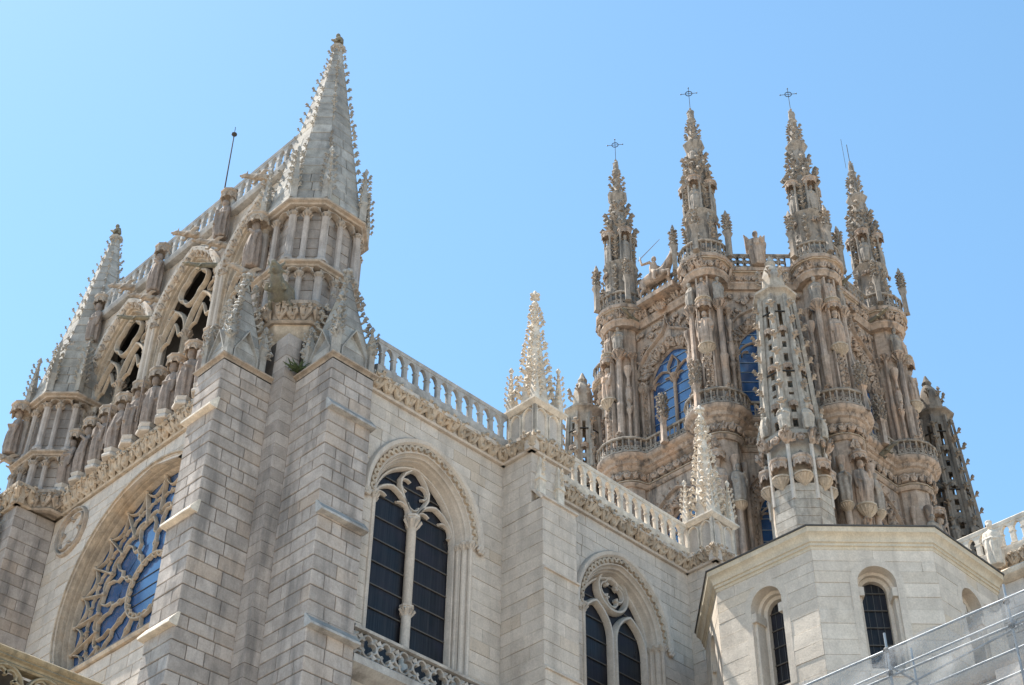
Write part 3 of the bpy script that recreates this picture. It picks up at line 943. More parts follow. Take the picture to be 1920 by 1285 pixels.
b = MB(); b.sweep(FE, [(19.95, 0), (25.1, 0)], [(18.62, -0.05), (18.72, 0.3), (18.82, 0.48), (19.0, 0.5), (19.07, 0.42), (19.07, -0.05)], False, True); obj('sill_slab', b, 'ledge', t)
b = MB(); b.sweep(FE, [(19.95, 0), (25.1, 0)], [(19.72, 0.19), (19.72, 0.45), (19.78, 0.47), (19.82, 0.42), (19.82, 0.22)], False, True); obj('coping', b, 'ledge', t)
q = quatrefoil_mesh(0.29, 'ledge')
for i in range(9):
    obj('quatrefoil', q, None, t, FE.mat(19.86 + 0.575 * i, 19.4, 0.32))

# window 2
t, Pi, win, hi = arch_window('tall_window', 'tall dark window with a round quatrefoil oculus over two pointed lights', FE, WIN2, 17.5, WW, WZ, WH, 0, 'glass_dark')
panes(t, FE, pointed(win + 0.05, WZ, hi + 0.05, 12, WIN2, 17.5), 17.5, -0.56, 'glass_dark', 0.67)
b = MB()
for s in (-1, 1):
    b.bar(FE, pointed(0.66, 23.7, 1.02, 9, WIN2 + s * 0.74, 17.5), 0.17, c0, dd + 0.05)
b.bar(FE, arc(WIN2, 25.3, 0.64, 0, 360, 28)[:-1], 0.17, c0, dd + 0.06, True)
b.bar(FE, pointed(win - 0.03, WZ, hi - 0.03, 12, WIN2, 17.5), 0.14, c0, dd)
obj('tracery', b, 'wall', t)
b = MB()
for k in range(4):
    a = 90 * k
    b.bar(FE, arc(WIN2 + 0.25 * cos(radians(a)), 25.3 + 0.25 * sin(radians(a)), 0.24, a - 120, a + 120, 9), 0.1, c0 + 0.02, 0.14)
obj('oculus_quatrefoil', b, 'wall', t)

# ------------------------------------------------------------------ buttresses
def weathering(t, F, a0, a1, z, f_up, f_lo, drip=0.13, h=0.34, mat='ledge', name='weathering'):
    """a sloping set-off with a drip edge; f_up, f_lo the faces above and below"""
    b = MB(); e = 0.05
    b.sweep(F, [(a0 - e, 0), (a1 + e, 0)], [(z + h, f_up - 0.05), (z + h, f_up + 0.01), (z + 0.06, f_lo + drip), (z, f_lo + drip), (z - 0.015, f_lo + drip - 0.05), (z - 0.03, f_lo - 0.05)], False, True)
    return obj(name, b, mat, t)

def buttress(label, F, a0, a1, stages, side_l, side_r, ztop, mat='buttress', wmat=('ledge',), cap=True, h=HB, name='buttress', drip=0.18):
    """F: frame whose n is the front; stages (z0, z1, front c); side_l / side_r: c where each flank starts (or None)"""
    t = thing(name, label, 'buttress', F.p((a0 + a1) / 2, 0, stages[0][2]))
    A = Ashlar(t, mat, 0.02, 0.015)
    zb = stages[0][0]
    allz = courses(zb, ztop, h, 0.1)
    for k, (z0, z1, f) in enumerate(stages):
        b = MB(); cb = -1.2
        b.fbox(F, a0 + 0.02, a1 - 0.02, z0 if k else 0, z1, min(x for x in (side_l, side_r, 0.0) if x is not None) - 0.05, f - 0.02)
        obj('pier_core', b, 'mortar', t)
        zs = courses(z0, z1, h, 0.08)
        Ff = Frame(F.p(0, 0, f), F.u, F.n)
        A.rows(Ff, zs, rect(a0, a1), 0.5, 0.85)
        if side_l is not None:
            Fs = Frame(F.p(a0, 0, 0), F.n, -F.u)
            A.rows(Fs, zs, rect(side_l, f), 0.45, 0.8)
        if side_r is not None:
            Fs = Frame(F.p(a1, 0, 0), -F.n, F.u)
            A.rows(Fs, zs, lambda q0, q1, f=f: [((-f, -f), (-side_r, -side_r))], 0.45, 0.8)
        if k + 1 < len(stages):
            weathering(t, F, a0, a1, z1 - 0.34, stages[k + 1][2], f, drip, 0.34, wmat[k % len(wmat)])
    A.flush()
    if cap:
        f = stages[-1][2]
        b = MB()
        lo = min(x for x in (side_l, side_r) if x is not None)
        pl = [F.p(a0 - 0.0, 0, lo), F.p(a0, 0, f), F.p(a1, 0, f), F.p(a1, 0, lo)]
        pl = [(p.x, p.y) for p in pl]
        ar = sum(pl[i][0] * pl[(i + 1) % 4][1] - pl[(i + 1) % 4][0] * pl[i][1] for i in range(4))
        if ar < 0: pl = pl[::-1]
        b.mould(pl, [(-0.1, ztop - 0.1), (0.0, ztop - 0.1), (0.04, ztop - 0.04), (0.1, ztop - 0.01), (0.11, ztop + 0.03), (-0.02, ztop + 0.1), (-0.1, ztop + 0.12)])
        b.poly(pl, ztop - 0.1, ztop + 0.11)
        obj('cap', b, 'carved', t)
    return t

ZCAP = 27.22
FSf = Frame((0, 16.5, 0), (1, 0, 0), (0, -1, 0))        # front of the south buttress
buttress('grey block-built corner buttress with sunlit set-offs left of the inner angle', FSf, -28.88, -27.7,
         [(11.0, 19.5, 0.10), (19.5, 22.62, 0.06), (22.62, 25.8, 0.02), (25.8, 27.1, -0.03)], -3.2, -1.6, ZCAP, wmat=('clean',))  # set-offs in white stone, so their sunlight is partly in the colour
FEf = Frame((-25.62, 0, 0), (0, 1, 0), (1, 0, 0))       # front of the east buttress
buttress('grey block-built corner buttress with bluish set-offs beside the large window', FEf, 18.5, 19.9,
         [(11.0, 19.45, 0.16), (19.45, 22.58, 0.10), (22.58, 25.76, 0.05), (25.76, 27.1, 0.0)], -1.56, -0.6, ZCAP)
# the little pier in the angle, a block to a course
t = thing('angle_pier', 'narrow square stone pier in the angle between the two corner buttresses', 'pier', (-27.2, 18.1, 0))
b = MB(); b.box(-28.3, -27.2, 18.12, 19.3, 0, 28.6); obj('pier_core', b, 'mortar', t)
zz = courses(11.0, 28.6, HB, 0.1)
for z0, z1 in zip(zz[:-1], zz[1:]):
    b = MB(); j = rnd.uniform(0, 0.012)
    b.loft([[(-27.72, 18.09 - j, z0 + 0.01), (-27.18 + j, 18.09 - j, z0 + 0.01), (-27.18 + j, 18.52, z0 + 0.01), (-27.72, 18.52, z0 + 0.01)], [(-27.72, 18.09 - j, z1 - 0.005), (-27.18 + j, 18.09 - j, z1 - 0.005), (-27.18 + j, 18.52, z1 - 0.005), (-27.72, 18.52, z1 - 0.005)]])
    me = b.mesh('stone_block'); Ashlar.tints(me, [(rnd.uniform(-1, 1), rnd.random())])
    obj('stone_block', me, 'buttress', t)

# second buttress of the side wall and the third beyond it
def wall_buttress(label, y0, y1, lowz, stone_z=18.3):
    t = thing('wall_buttress', label, 'buttress', (-25, (y0 + y1) / 2, 0))
    A = Ashlar(t, 'wall', 0.008, 0.006)
    st = [(stone_z, 20.25, -24.34), (20.25, 23.2, -24.38), (23.2, 25.4, -24.42), (25.4, 27.1, -24.86)]
    for k, (z0, z1, x) in enumerate(st):
        b = MB(); b.box(-26.1, x - 0.02, y0 + 0.02, y1 - 0.02, z0 if k else 0, z1); obj('pier_core', b, 'mortar_pale', t)
        zs = courses(z0, z1, HB, 0.08)
        A.rows(Frame((x, 0, 0), (0, 1, 0), (1, 0, 0)), zs, rect(y0, y1), 0.6, 1.0)
        A.rows(Frame((0, y0, 0), (1, 0, 0), (0, -1, 0)), zs, rect(-26.0, x), 0.6, 1.0)
    A.flush()
    for z, x, xu in ((20.25, -24.34, -24.38), (23.2, -24.38, -24.42)):
        b = MB(); F = Frame((x, 0, 0), (0, 1, 0), (1, 0, 0))
        b.sweep(F, [(y0 - 0.02, 0), (y1 + 0.02, 0)], [(z + 0.06, -0.06), (z - 0.05, 0.07), (z - 0.1, 0.07), (z - 0.12, -0.05)], False, True)
        obj('drip_course', b, 'wall', t)
    b = MB(); F = Frame((-24.42, 0, 0), (0, 1, 0), (1, 0, 0))
    b.sweep(F, [(y0 - 0.04, 0), (y1 + 0.04, 0)], [(25.85, -0.46), (25.85, -0.42), (25.42, 0.07), (25.36, 0.07), (25.33, -0.05)], False, True)
    obj('weathering', b, 'wall', t)
    # carved frieze wrapping the top
    F1 = Frame((-24.86, 0, 0), (0, 1, 0), (1, 0, 0)); F2 = Frame((0, y0, 0), (1, 0, 0), (0, -1, 0))
    frieze(t, F1, y0 - 0.2, y1 + 0.2, 27.1, 27.62, LF['warm'], 0.3, 0.0, 'wall', 0.24)
    frieze(t, F2, -26.0, -24.66, 27.1, 27.62, LF['warm'], 0.3, 0.0, 'wall', 0.24)
    b = MB(); b.box(-26.2, -24.88, y0 + 0.01, y1 - 0.01, 27.1, 27.75); obj('top_course', b, 'wall', t)
    # relief pinnacles on the set-off
    for y in (y0 + 0.28, y1 - 0.28):
        b = MB(); b.lathe([(0.17, 25.6), (0.17, 26.2), (0.22, 26.22), (0.2, 26.3), (0.03, 27.05)], 4, (-24.82, y, 0), pi / 4)
        o = obj('relief_pinnacle', b, 'clean', t)
        for k in range(4):
            obj('crocket', CR['clean'], None, o, Matrix.Translation((-24.74, y, 26.32 + 0.16 * k)) @ Matrix.Diagonal((0.45, 0.45, 0.45, 1)))
    return t
wall_buttress('smooth pale buttress between the two tall windows', 25.14, 26.45, 15)
wall_buttress('pale buttress behind the polygonal chapel under the farther white pinnacle', 33.28, 34.6, 15)

# ------------------------------------------------------------------ white pinnacles on the wall buttresses
def blind_panel(b, F, a0, a1, z0, z1, c):
    w = (a1 - a0) / 2; cx = (a0 + a1) / 2
    b.bar(F, pointed(w, z1 - w * 1.25, w * 1.2, 5, cx, z0), 0.06, c, 0.07)

def white_pinnacle(label, x, y):
    t = thing('pinnacle', label, 'pinnacle', (0, 0, 0))
    b = MB(); b.box(-0.5, 0.5, -0.5, 0.5, 27.7, 28.9); obj('pedestal', b, 'wall', t)
    for ang in (0, -pi / 2, pi / 2, pi):
        n = Vector((cos(ang), sin(ang), 0)); u = Vector((-sin(ang), cos(ang), 0))
        F = Frame(n * 0.5, u, n)
        b = MB()
        for a0, a1 in ((-0.5, -0.02), (0.02, 0.5)):
            blind_panel(b, F, a0 + 0.03, a1 - 0.03, 27.75, 28.85, 0.0)
        b.fbox(F, -0.58, -0.47, 27.72, 28.88, 0.0, 0.08); b.fbox(F, 0.47, 0.58, 27.72, 28.88, 0.0, 0.08)
        obj('blind_arcade', b, 'clean', t)
    sq = [(-0.5, -0.5), (0.5, -0.5), (0.5, 0.5), (-0.5, 0.5)]
    b = MB(); b.mould(sq, [(-0.1, 27.62), (0.14, 27.62), (0.16, 27.7), (0.05, 27.78), (-0.1, 27.78)]); obj('foot_moulding', b, 'clean', t)
    b = MB(); b.mould(sq, [(-0.1, 28.86), (0.08, 28.86), (0.2, 28.98), (0.2, 29.04), (0.0, 29.12), (-0.1, 29.12)]); b.poly(sq, 28.9, 29.1); obj('cap_moulding', b, 'clean', t)
    b = MB(); b.lathe([(0.48, 29.1), (0.42, 29.6), (0.055, 33.3)], 8, rot=pi / 8); obj('spire', b, 'clean', t)
    for k in range(8):
        a = pi / 8 + k * pi / 4; d = (cos(a), sin(a))
        crockets_on(t, (d[0] * 0.42, d[1] * 0.42, 29.5), (d[0] * 0.06, d[1] * 0.06, 33.2), d, 12, 0.8, CR['clean'], 0.0, 0.97, 0.45)
    b = MB(); b.lathe([(0.06, 33.2), (0.13, 33.35), (0.07, 33.45), (0.05, 33.55), (0.13, 33.68), (0.11, 33.78), (0.03, 33.92)], 7)
    for k in range(4):
        a = k * pi / 2; b.ball((0.14 * cos(a), 0.14 * sin(a), 33.68), 0.07, 6, 4)
    obj('finial', b, 'clean', t)
    for sx, sy in ((1, 1), (1, -1), (-1, 1), (-1, -1)):
        b = MB(); b.lathe([(0.14, 29.08), (0.14, 29.5), (0.12, 29.55), (0.03, 30.55), (0.085, 30.68), (0.02, 30.8)], 4, (sx * 0.5, sy * 0.5, 0), pi / 4)
        o = obj('corner_spirelet', b, 'clean', t)
        for k in range(4):
            a = k * pi / 2 + pi / 4
            for i in range(6):
                s_ = 0.42
                m = Matrix.Translation((sx * 0.5 + 0.1 * cos(a) * (1 - i * 0.12), sy * 0.5 + 0.1 * sin(a) * (1 - i * 0.12), 29.3 + 0.21 * i)) @ Matrix.Rotation(a, 4, 'Z') @ Matrix.Diagonal((s_, s_, s_, 1))
                obj('crocket', CR['clean'], None, o, m)
    t.location = (x, y, 0)
    return t
pin = white_pinnacle('bright white crocketed pinnacle in the middle against the open sky', -25.4, 25.8)
clone(pin, (-25.5, 33.95, 0), 0, 'bright white crocketed pinnacle standing in front of the lantern tower')
# ------------------------------------------------------------------ south facade: rose wall
XM = -35.18
FF = Frame((0, 19.2, 0), (1, 0, 0), (0, -1, 0))
RC, RR = 24.75, 3.95
ROSE = [(XM + RR * cos(radians(t)), RC + RR * sin(radians(t))) for t in seg(270, -90, 48)]
fac = thing('rose_wall', 'shaded ashlar wall of the facade round the rose window', 'wall', (XM, 19.2, 0))
A = Ashlar(fac, 'wall')
A.rows(FF, courses(21.0, 28.0, 0.42, 0.1)[:-1] + [28.0, 28.35, 28.7, 29.2], around(-40.9, -28.9, ROSE), 0.6, 1.1)
A.flush()
obj('wall_core', core(FF, courses(20.6, 28.0, 0.2, 0) + courses(28.0, 28.7, 0.035, 0)[1:] + [29.2, 29.8], around(-40.95, -28.85, ROSE), -1.2, -0.02), 'mortar_pale', fac)
frieze(fac, FF, -40.9, -29.0, 29.2, 29.93, LF['warm'], 0.36, 0.0, 'warm', 0.28, 1.25)
b = MB(); b.fbox(FF, -41, -28.9, 29.9, 29.96, -1.0, 0.2); obj('gallery_floor', b, 'ledge', fac)
# relief oculus beside the rose
b = MB()
b.bar(FF, arc(-39.55, 28.25, 0.82, 0, 360, 30)[:-1], 0.14, -0.02, 0.14, True)
for k in range(4):
    a = 45 + 90 * k
    b.bar(FF, arc(-39.55 + 0.36 * cos(radians(a)), 28.25 + 0.36 * sin(radians(a)), 0.32, a - 115, a + 115, 9), 0.1, -0.02, 0.12)
obj('relief_oculus', b, 'carved', fac)
# projecting lower wall under the rose
low = thing('lower_facade_wall', 'plain ashlar wall under the rose with a dark flashing along its top', 'wall', (XM, 18.8, 0))
FL = Frame((0, 18.75, 0), (1, 0, 0), (0, -1, 0))
A = Ashlar(low, 'wall'); A.rows(FL, courses(16.4, 21.95, 0.4), rect(-40.9, -28.9), 0.6, 1.1); A.flush()
b = MB(); b.fbox(FL, -40.95, -28.88, 0, 21.96, -1.2, -0.02); obj('wall_core', b, 'mortar', low)
b = MB(); b.sweep(FL, [(-40.9, 0), (-28.9, 0)], [(21.96, -0.5), (21.96, 0.1), (22.06, 0.14), (22.1, 0.1), (22.16, -0.5)], False, True); obj('sill', b, 'warm', low)
b = MB(); b.fbox(FL, -40.9, -28.9, 22.13, 22.19, -0.42, 0.06); obj('flashing', b, 'lead', low)

# rose window
ro = thing('rose_window', 'great rose window with radiating stone spokes and leaded glass tinted as reflected sky', 'window', (XM, 19.2, RC))
b = MB(); b.sweep(FF, ROSE, [(0.12, -0.1), (0.12, 0.03), (0.1, 0.07), (0.04, 0.07), (0.03, -0.01), (0.0, -0.02), (-0.02, 0.02), (-0.04, 0.0), (-0.04, -0.1), (-0.06, -0.13), (-0.08, -0.1), (-0.09, -0.13), (-0.08, -0.24), (-0.1, -0.27), (-0.12, -0.24), (-0.13, -0.28), (-0.12, -0.4), (-0.14, -0.43), (-0.15, -0.62)])
obj('moulded_ring', b, 'warm', ro)
FR = Frame((XM, 19.2 + 0.6, RC), (1, 0, 0), (0, -1, 0))
NS = 24; ri, rm, r1, r2 = 1.05, 2.1, 2.5, 3.78
def polar(r, t): return (r * sin(t), r * cos(t))
hs = pi / NS; BD = 0.11
secb = MB()
secb.bar(LXY, [polar(r1 * 0.98, 0), polar(r2 + 0.06, 0)], 0.085, 0, BD + 0.03)              # outer spoke
for s in (-1, 1):                                                                           # hanging garlands between the spokes
    secb.bar(LXY, [polar(r2 - 0.02, 0), polar(r2 - 0.24, s * hs * 0.3), polar(r2 - 0.40, s * hs * 0.7), polar(r2 - 0.44, s * hs)], 0.07, 0, BD)
    secb.bar(LXY, [polar(r1, 0), polar(r1 + 0.16, s * hs * 0.55), polar(r1 + 0.19, s * hs)], 0.07, 0, BD)
for s in (-1, 1):
    secb.bar(LXY, [polar(3.02, 0), polar(3.14, s * hs * 0.5), polar(3.08, s * hs * 0.85), polar(3.22, s * hs)], 0.05, 0, BD - 0.02)
secb.ball((*polar(r1, 0), 0.1), (0.075, 0.075, 0.08), 6, 4)
secb.ball((*polar(r2, 0), 0.1), (0.08, 0.08, 0.08), 6, 4)
sec_me = secb.mesh('tracery_petal', 40); sec_me.materials.append(M['warm'])
inb = MB(); h2 = pi / 12
for s in (-1, 1):                                                                           # trefoil lobes round the centre
    inb.bar(LXY, [polar(ri, s * h2), polar(ri + 0.22, s * h2 * 0.98), polar(ri + 0.36, s * h2 * 0.8), polar(ri + 0.5, s * h2 * 0.98), polar(ri + 0.75, s * h2 * 0.98), polar(ri + 0.86, s * h2 * 0.66), polar(ri + 1.15, s * h2 * 0.7), polar(r1, s * h2 * 0.5), polar(r1, 0)], 0.075, 0, BD)
inb.bar(LXY, [polar(ri - 0.02, -h2), polar(ri - 0.12, -h2 * 0.8), polar(ri - 0.15, -h2 * 0.5), polar(ri - 0.1, -h2 * 0.15), polar(ri - 0.02, 0), polar(ri - 0.1, h2 * 0.15), polar(ri - 0.15, h2 * 0.5), polar(ri - 0.12, h2 * 0.8), polar(ri - 0.02, h2)], 0.06, 0.02, BD - 0.03)
in_me = inb.mesh('inner_petal', 40); in_me.materials.append(M['warm'])
frm = Matrix((FR.u, UP, FR.n)).transposed().to_4x4()
for k in range(NS):
    obj('tracery_petal', sec_me, None, ro, Matrix.Translation(FR.o) @ frm @ Matrix.Rotation(-2 * pi * k / NS, 4, 'Z'))
for k in range(12):
    obj('inner_petal', in_me, None, ro, Matrix.Translation(FR.o) @ frm @ Matrix.Rotation(-2 * pi * (k + 0.5) / 12, 4, 'Z'))
for nm, r, w in (('inner_ring', ri, 0.1),):
    b = MB(); b.bar(FR, arc(0, 0, r, 0, 360, 48)[:-1], w, 0, BD, True); obj(nm, b, 'warm', ro)
for r0_, r1_ in ((0.0, ri), (ri, 1.75), (1.75, r1), (r1, 3.1), (3.1, r2 + 0.1)):
    gsec = MB(); th = seg(-hs, hs, 2)
    gsec.add([(*polar(r, t), 0) for r in (max(r0_, 0.02), r1_) for t in th], [(0, 1, 4, 3), (1, 2, 5, 4)])
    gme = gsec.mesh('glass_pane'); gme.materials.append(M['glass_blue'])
    rc = (r0_ + r1_) / 2
    if r0_ == 0.0:
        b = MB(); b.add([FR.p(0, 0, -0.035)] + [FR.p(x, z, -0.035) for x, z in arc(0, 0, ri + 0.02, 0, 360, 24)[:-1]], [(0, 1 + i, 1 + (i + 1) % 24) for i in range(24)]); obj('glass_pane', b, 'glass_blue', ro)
        for q_ in (-0.42, 0.0, 0.42):
            b = MB(); hw_ = sqrt(ri * ri - q_ * q_); b.fbox(FR, -hw_, hw_, q_ - 0.01, q_ + 0.01, -0.03, -0.01); obj('glazing_bar', b, 'bar', ro)
        continue
    for k in range(NS):
        off = 0.5 if r1_ > r1 else 0.0
        tl = Matrix.Translation((0, rc, 0)) @ Matrix.Rotation(rnd.gauss(0, 0.022), 4, 'X') @ Matrix.Rotation(rnd.gauss(0, 0.03), 4, 'Y') @ Matrix.Translation((0, -rc, 0))
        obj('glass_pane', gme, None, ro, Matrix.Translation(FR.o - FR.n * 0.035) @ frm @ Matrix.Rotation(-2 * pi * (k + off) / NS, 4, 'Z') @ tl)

# ------------------------------------------------------------------ gallery of tall tracery openings with the row of statues
gal = thing('statue_gallery', 'tall open tracery gallery across the top of the facade behind the row of statues', 'gallery', (XM, 19.2, 29.9))
FG = Frame((0, 19.25, 0), (1, 0, 0), (0, -1, 0))
WX = [XM - 3.85, XM, XM + 3.85]
A = Ashlar(gal, 'wall')
for i, wx in enumerate(WX):
    P = pointed(1.8, 34.6, 2.9, 12, wx, 29.95)
    sp = around(wx - 1.925, wx + 1.925, P)
    A.rows(FG, courses(34.2, 37.9, 0.46, 0.05), sp, 0.7, 1.3)
    obj('wall_core', core(FG, courses(29.95, 38.0, 0.25, 0), sp, -0.5, -0.02), 'mortar', gal)
    b = MB()
    b.sweep(FG, P, [(0.0, -0.1), (0.0, 0.06), (-0.07, 0.09), (-0.12, 0.04), (-0.12, -0.05), (-0.16, -0.07), (-0.2, -0.05), (-0.21, -0.1), (-0.21, -0.16), (-0.23, -0.18), (-0.24, -0.26)])
    obj('moulded_arch', b, 'warm', gal)
    Ph = pointed(1.8, 34.6, 2.9, 14, wx)
    b = MB(); b.sweep(FG, Ph[3:-3], [(0.0, -0.02), (0.02, 0.12), (0.06, 0.2), (0.2, 0.22), (0.27, 0.12), (0.28, -0.02)], False, True); obj('hood_mould', b, 'wall', gal)
    for a, q, hd in along([(wx + (x - wx) * 0.985, z) for x, z in Ph[2:-2]], 0.36, 0.15):
        obj('carved_leaf', LF['carved'], None, gal, FG.mat(a, q, 0.04, hd + rnd.uniform(-0.5, 0.5), 0.7))
    b = MB(); c0 = -0.22
    for s in (-1, 1):
        cx = wx + s * 0.77
        b.bar(FG, pointed(0.76, 34.0, 1.4, 9, cx, 29.95), 0.15, c0, 0.17)
        b.bar(FG, [(cx - 0.7, 33.7)] + arc(cx - 0.38, 33.95, 0.34, 190, 75, 5) + [(cx - 0.1, 34.75), (cx, 34.9), (cx + 0.1, 34.75)] + arc(cx + 0.38, 33.95, 0.34, 105, -10, 5) + [(cx + 0.7, 33.7)], 0.09, c0, 0.11)
    obj('tracery', b, 'warm', gal)
    b = MB(); qf = []
    for k in range(4):
        a = 90 * k + 90
        qf += [(wx + 0.36 * cos(radians(a)) + q[0], 36.15 + 0.36 * sin(radians(a)) + q[1]) for q in arc(0, 0, 0.42, a - 75, a + 75, 8)]
    b.bar(FG, qf, 0.14, c0, 0.16, True)
    for s in (-1, 1): b.bar(FG, arc(wx + s * 1.12, 35.5, 0.2, 0, 360, 12)[:-1], 0.06, c0, 0.1, True)
    obj('oculus_quatrefoil', b, 'warm', gal)
    for a in (-1.5, 0.0, 1.5):
        colonnette(gal, FG, wx + a, -0.2, 29.95, 33.9 if a == 0 else 34.5, 0.1, 'wall', 'carved', capscale=0.9)
A.flush()
for px in (XM - 5.775, XM - 1.925, XM + 1.925, XM + 5.775):
    b = MB(); b.fbox(FG, px - 0.22, px + 0.22, 29.95, 38.0, -0.5, 0.02); obj('pier', b, 'wall', gal)
    for a, c, r in ((-0.15, 0.06, 0.085), (0.15, 0.06, 0.085), (0, 0.13, 0.1)):
        colonnette(gal, FG, px + a, c, 29.95, 35.7, r, 'wall', None)
b = MB(); b.box(-41.4, -30.2, 21.2, 21.4, 27.5, 37.9); obj('back_wall', b, 'dark', gal)  # stone wall coloured near-black to put the gallery's shade into it
b = MB(); b.box(-41.5, -41.3, 19.3, 21.4, 29.9, 37.9); obj('added_end_wall', b, 'dark', gal)  # unseen wall, added to close the gallery end and keep it dark
b = MB(); b.box(-41.4, -30.2, 19.4, 21.4, 37.75, 37.94); obj('added_gallery_roof', b, 'dark', gal)  # unseen slab, added to keep daylight out of the gallery
# a bonnet canopy over each statue
def canopy_mesh(mat):
    b = MB()
    n = 8
    b.lathe([(0.36, 0.0), (0.38, 0.06), (0.37, 0.22), (0.41, 0.26), (0.41, 0.33), (0.30, 0.37), (0.12, 0.5), (0.05, 0.62)], n, rot=pi / 8, cap=False)
    b.lathe([(0.36, 0.0), (0.33, 0.02), (0.26, 0.17), (0.02, 0.23)], n, rot=pi / 8, cap=False)
    for k in range(n):
        a0 = pi / 8 + k * pi / 4; a1 = a0 + pi / 4
        p0 = Vector((0.37 * cos(a0), 0.37 * sin(a0), 0.0)); p1 = Vector((0.37 * cos(a1), 0.37 * sin(a1), 0.0))
        b.tube([p0 + Vector((0, 0, -0.08)), p0.lerp(p1, 0.25) + Vector((0, 0, 0.1)), p0.lerp(p1, 0.5) + Vector((0, 0, 0.15)), p0.lerp(p1, 0.75) + Vector((0, 0, 0.1)), p1 + Vector((0, 0, -0.08))], 0.035, 4)
    me = b.mesh('canopy', 35); me.materials.append(M[mat]); return me
CANOPY = canopy_mesh('carved')
NUM = ['first', 'second', 'third', 'fourth', 'fifth', 'sixth', 'seventh', 'eighth', 'ninth', 'tenth', 'eleventh', 'twelfth']
POSE = ['hands joined', 'staff held upright', 'hands together, flat cap', 'one hand raised to the chin', 'scroll hanging from the hands', 'book held out', 'both arms folded', 'hand to the chest']
for i in range(9):
    x = -40.46 + 0.9625 * i
    obj('canopy', CANOPY, None, gal, Matrix.Translation((x, 19.04, 32.2)) @ Matrix.Rotation(rnd.uniform(-0.1, 0.1), 4, 'Z') @ Matrix.Diagonal((0.86, 0.86, 0.9, 1)))
    statue((x, 18.97, 30.28), -pi / 2 + rnd.uniform(-0.25, 0.25), (i * 3) % 8, 'robed statue, %s from the left in the lower row of the facade gallery' % NUM[i], scale=0.94, pedestal=0.34, group='statues in the lower gallery row')
for i, px in enumerate((XM - 5.775, XM - 1.925, XM + 1.925)):
    obj('canopy', CANOPY, None, gal, Matrix.Translation((px, 19.0, 38.6)) @ Matrix.Diagonal((0.78, 0.78, 0.95, 1)))
    statue((px, 18.93, 36.75), -pi / 2, i + 2, 'robed statue high under the facade balustrade, %s' % ['beside the far spire', 'between the first two gallery arches', 'between the second and third gallery arches'][i], scale=0.86, group='statues high on the gallery piers')
    gargoyle((px, 18.95, 36.5), -pi / 2 - 0.6, 'small crouching corbel beast under the high statue %s' % ['by the far spire', 'in the middle', 'nearest the near spire'][i], 0, -0.15, 0.55, GARG_W[0])
# water spouts
for x, z, lab, k, s_ in ((XM + 1.7, 35.7, 'long carved spout between the middle and near gallery arches', 1, 0.5), (XM - 2.1, 35.7, 'long carved spout between the far and middle gallery arches', 1, 0.5),
                     (XM + 0.25, 38.05, 'carved beast at the balustrade foot above the middle arch', 0, 0.5), (XM - 3.6, 38.05, 'carved beast at the balustrade foot above the far arch', 0, 0.5), (XM + 4.1, 38.05, 'carved beast at the balustrade foot beside the near spire', 0, 0.5)):
    gargoyle((x, 18.95, z), -pi / 2 - 0.65, lab, k, -0.2, s_ * 1.15, GARG[1] if k else GARG_W[0])
balustrade('dark weathered balustrade along the top of the facade gallery', Frame((0, 19.1, 0), (1, 0, 0), (0, -1, 0)), -40.9, -29.2, 28, 'ledge', 'ledge', (37.92, 38.2, 39.0, 39.13), 0.0, 0.13, None, 0.12)

# lightning rod
t = thing('lightning_rod', 'thin lightning rod with a ball rising above the facade balustrade', 'lightning rod', (-34.9, 19.7, 37.9))
b = MB(); b.tube([(-34.9, 19.7, 37.9), (-34.96, 19.7, 43.65)], [0.035, 0.02], 6); obj('mast', b, 'iron', t)
b = MB(); b.ball((-34.96, 19.7, 43.7), (0.11, 0.11, 0.08), 8, 5); b.tube([(-34.96, 19.7, 43.7), (-34.97, 19.7, 44.1)], 0.012, 5); obj('ball_tip', b, 'iron', t)

# ------------------------------------------------------------------ the two octagonal corner turrets with spires
def octo(w, ch=0.51):
    c = w * ch; k = w - c
    return [(w, -k), (w, k), (k, w), (-k, w), (-w, k), (-w, -k), (-k, -w), (k, -w)]

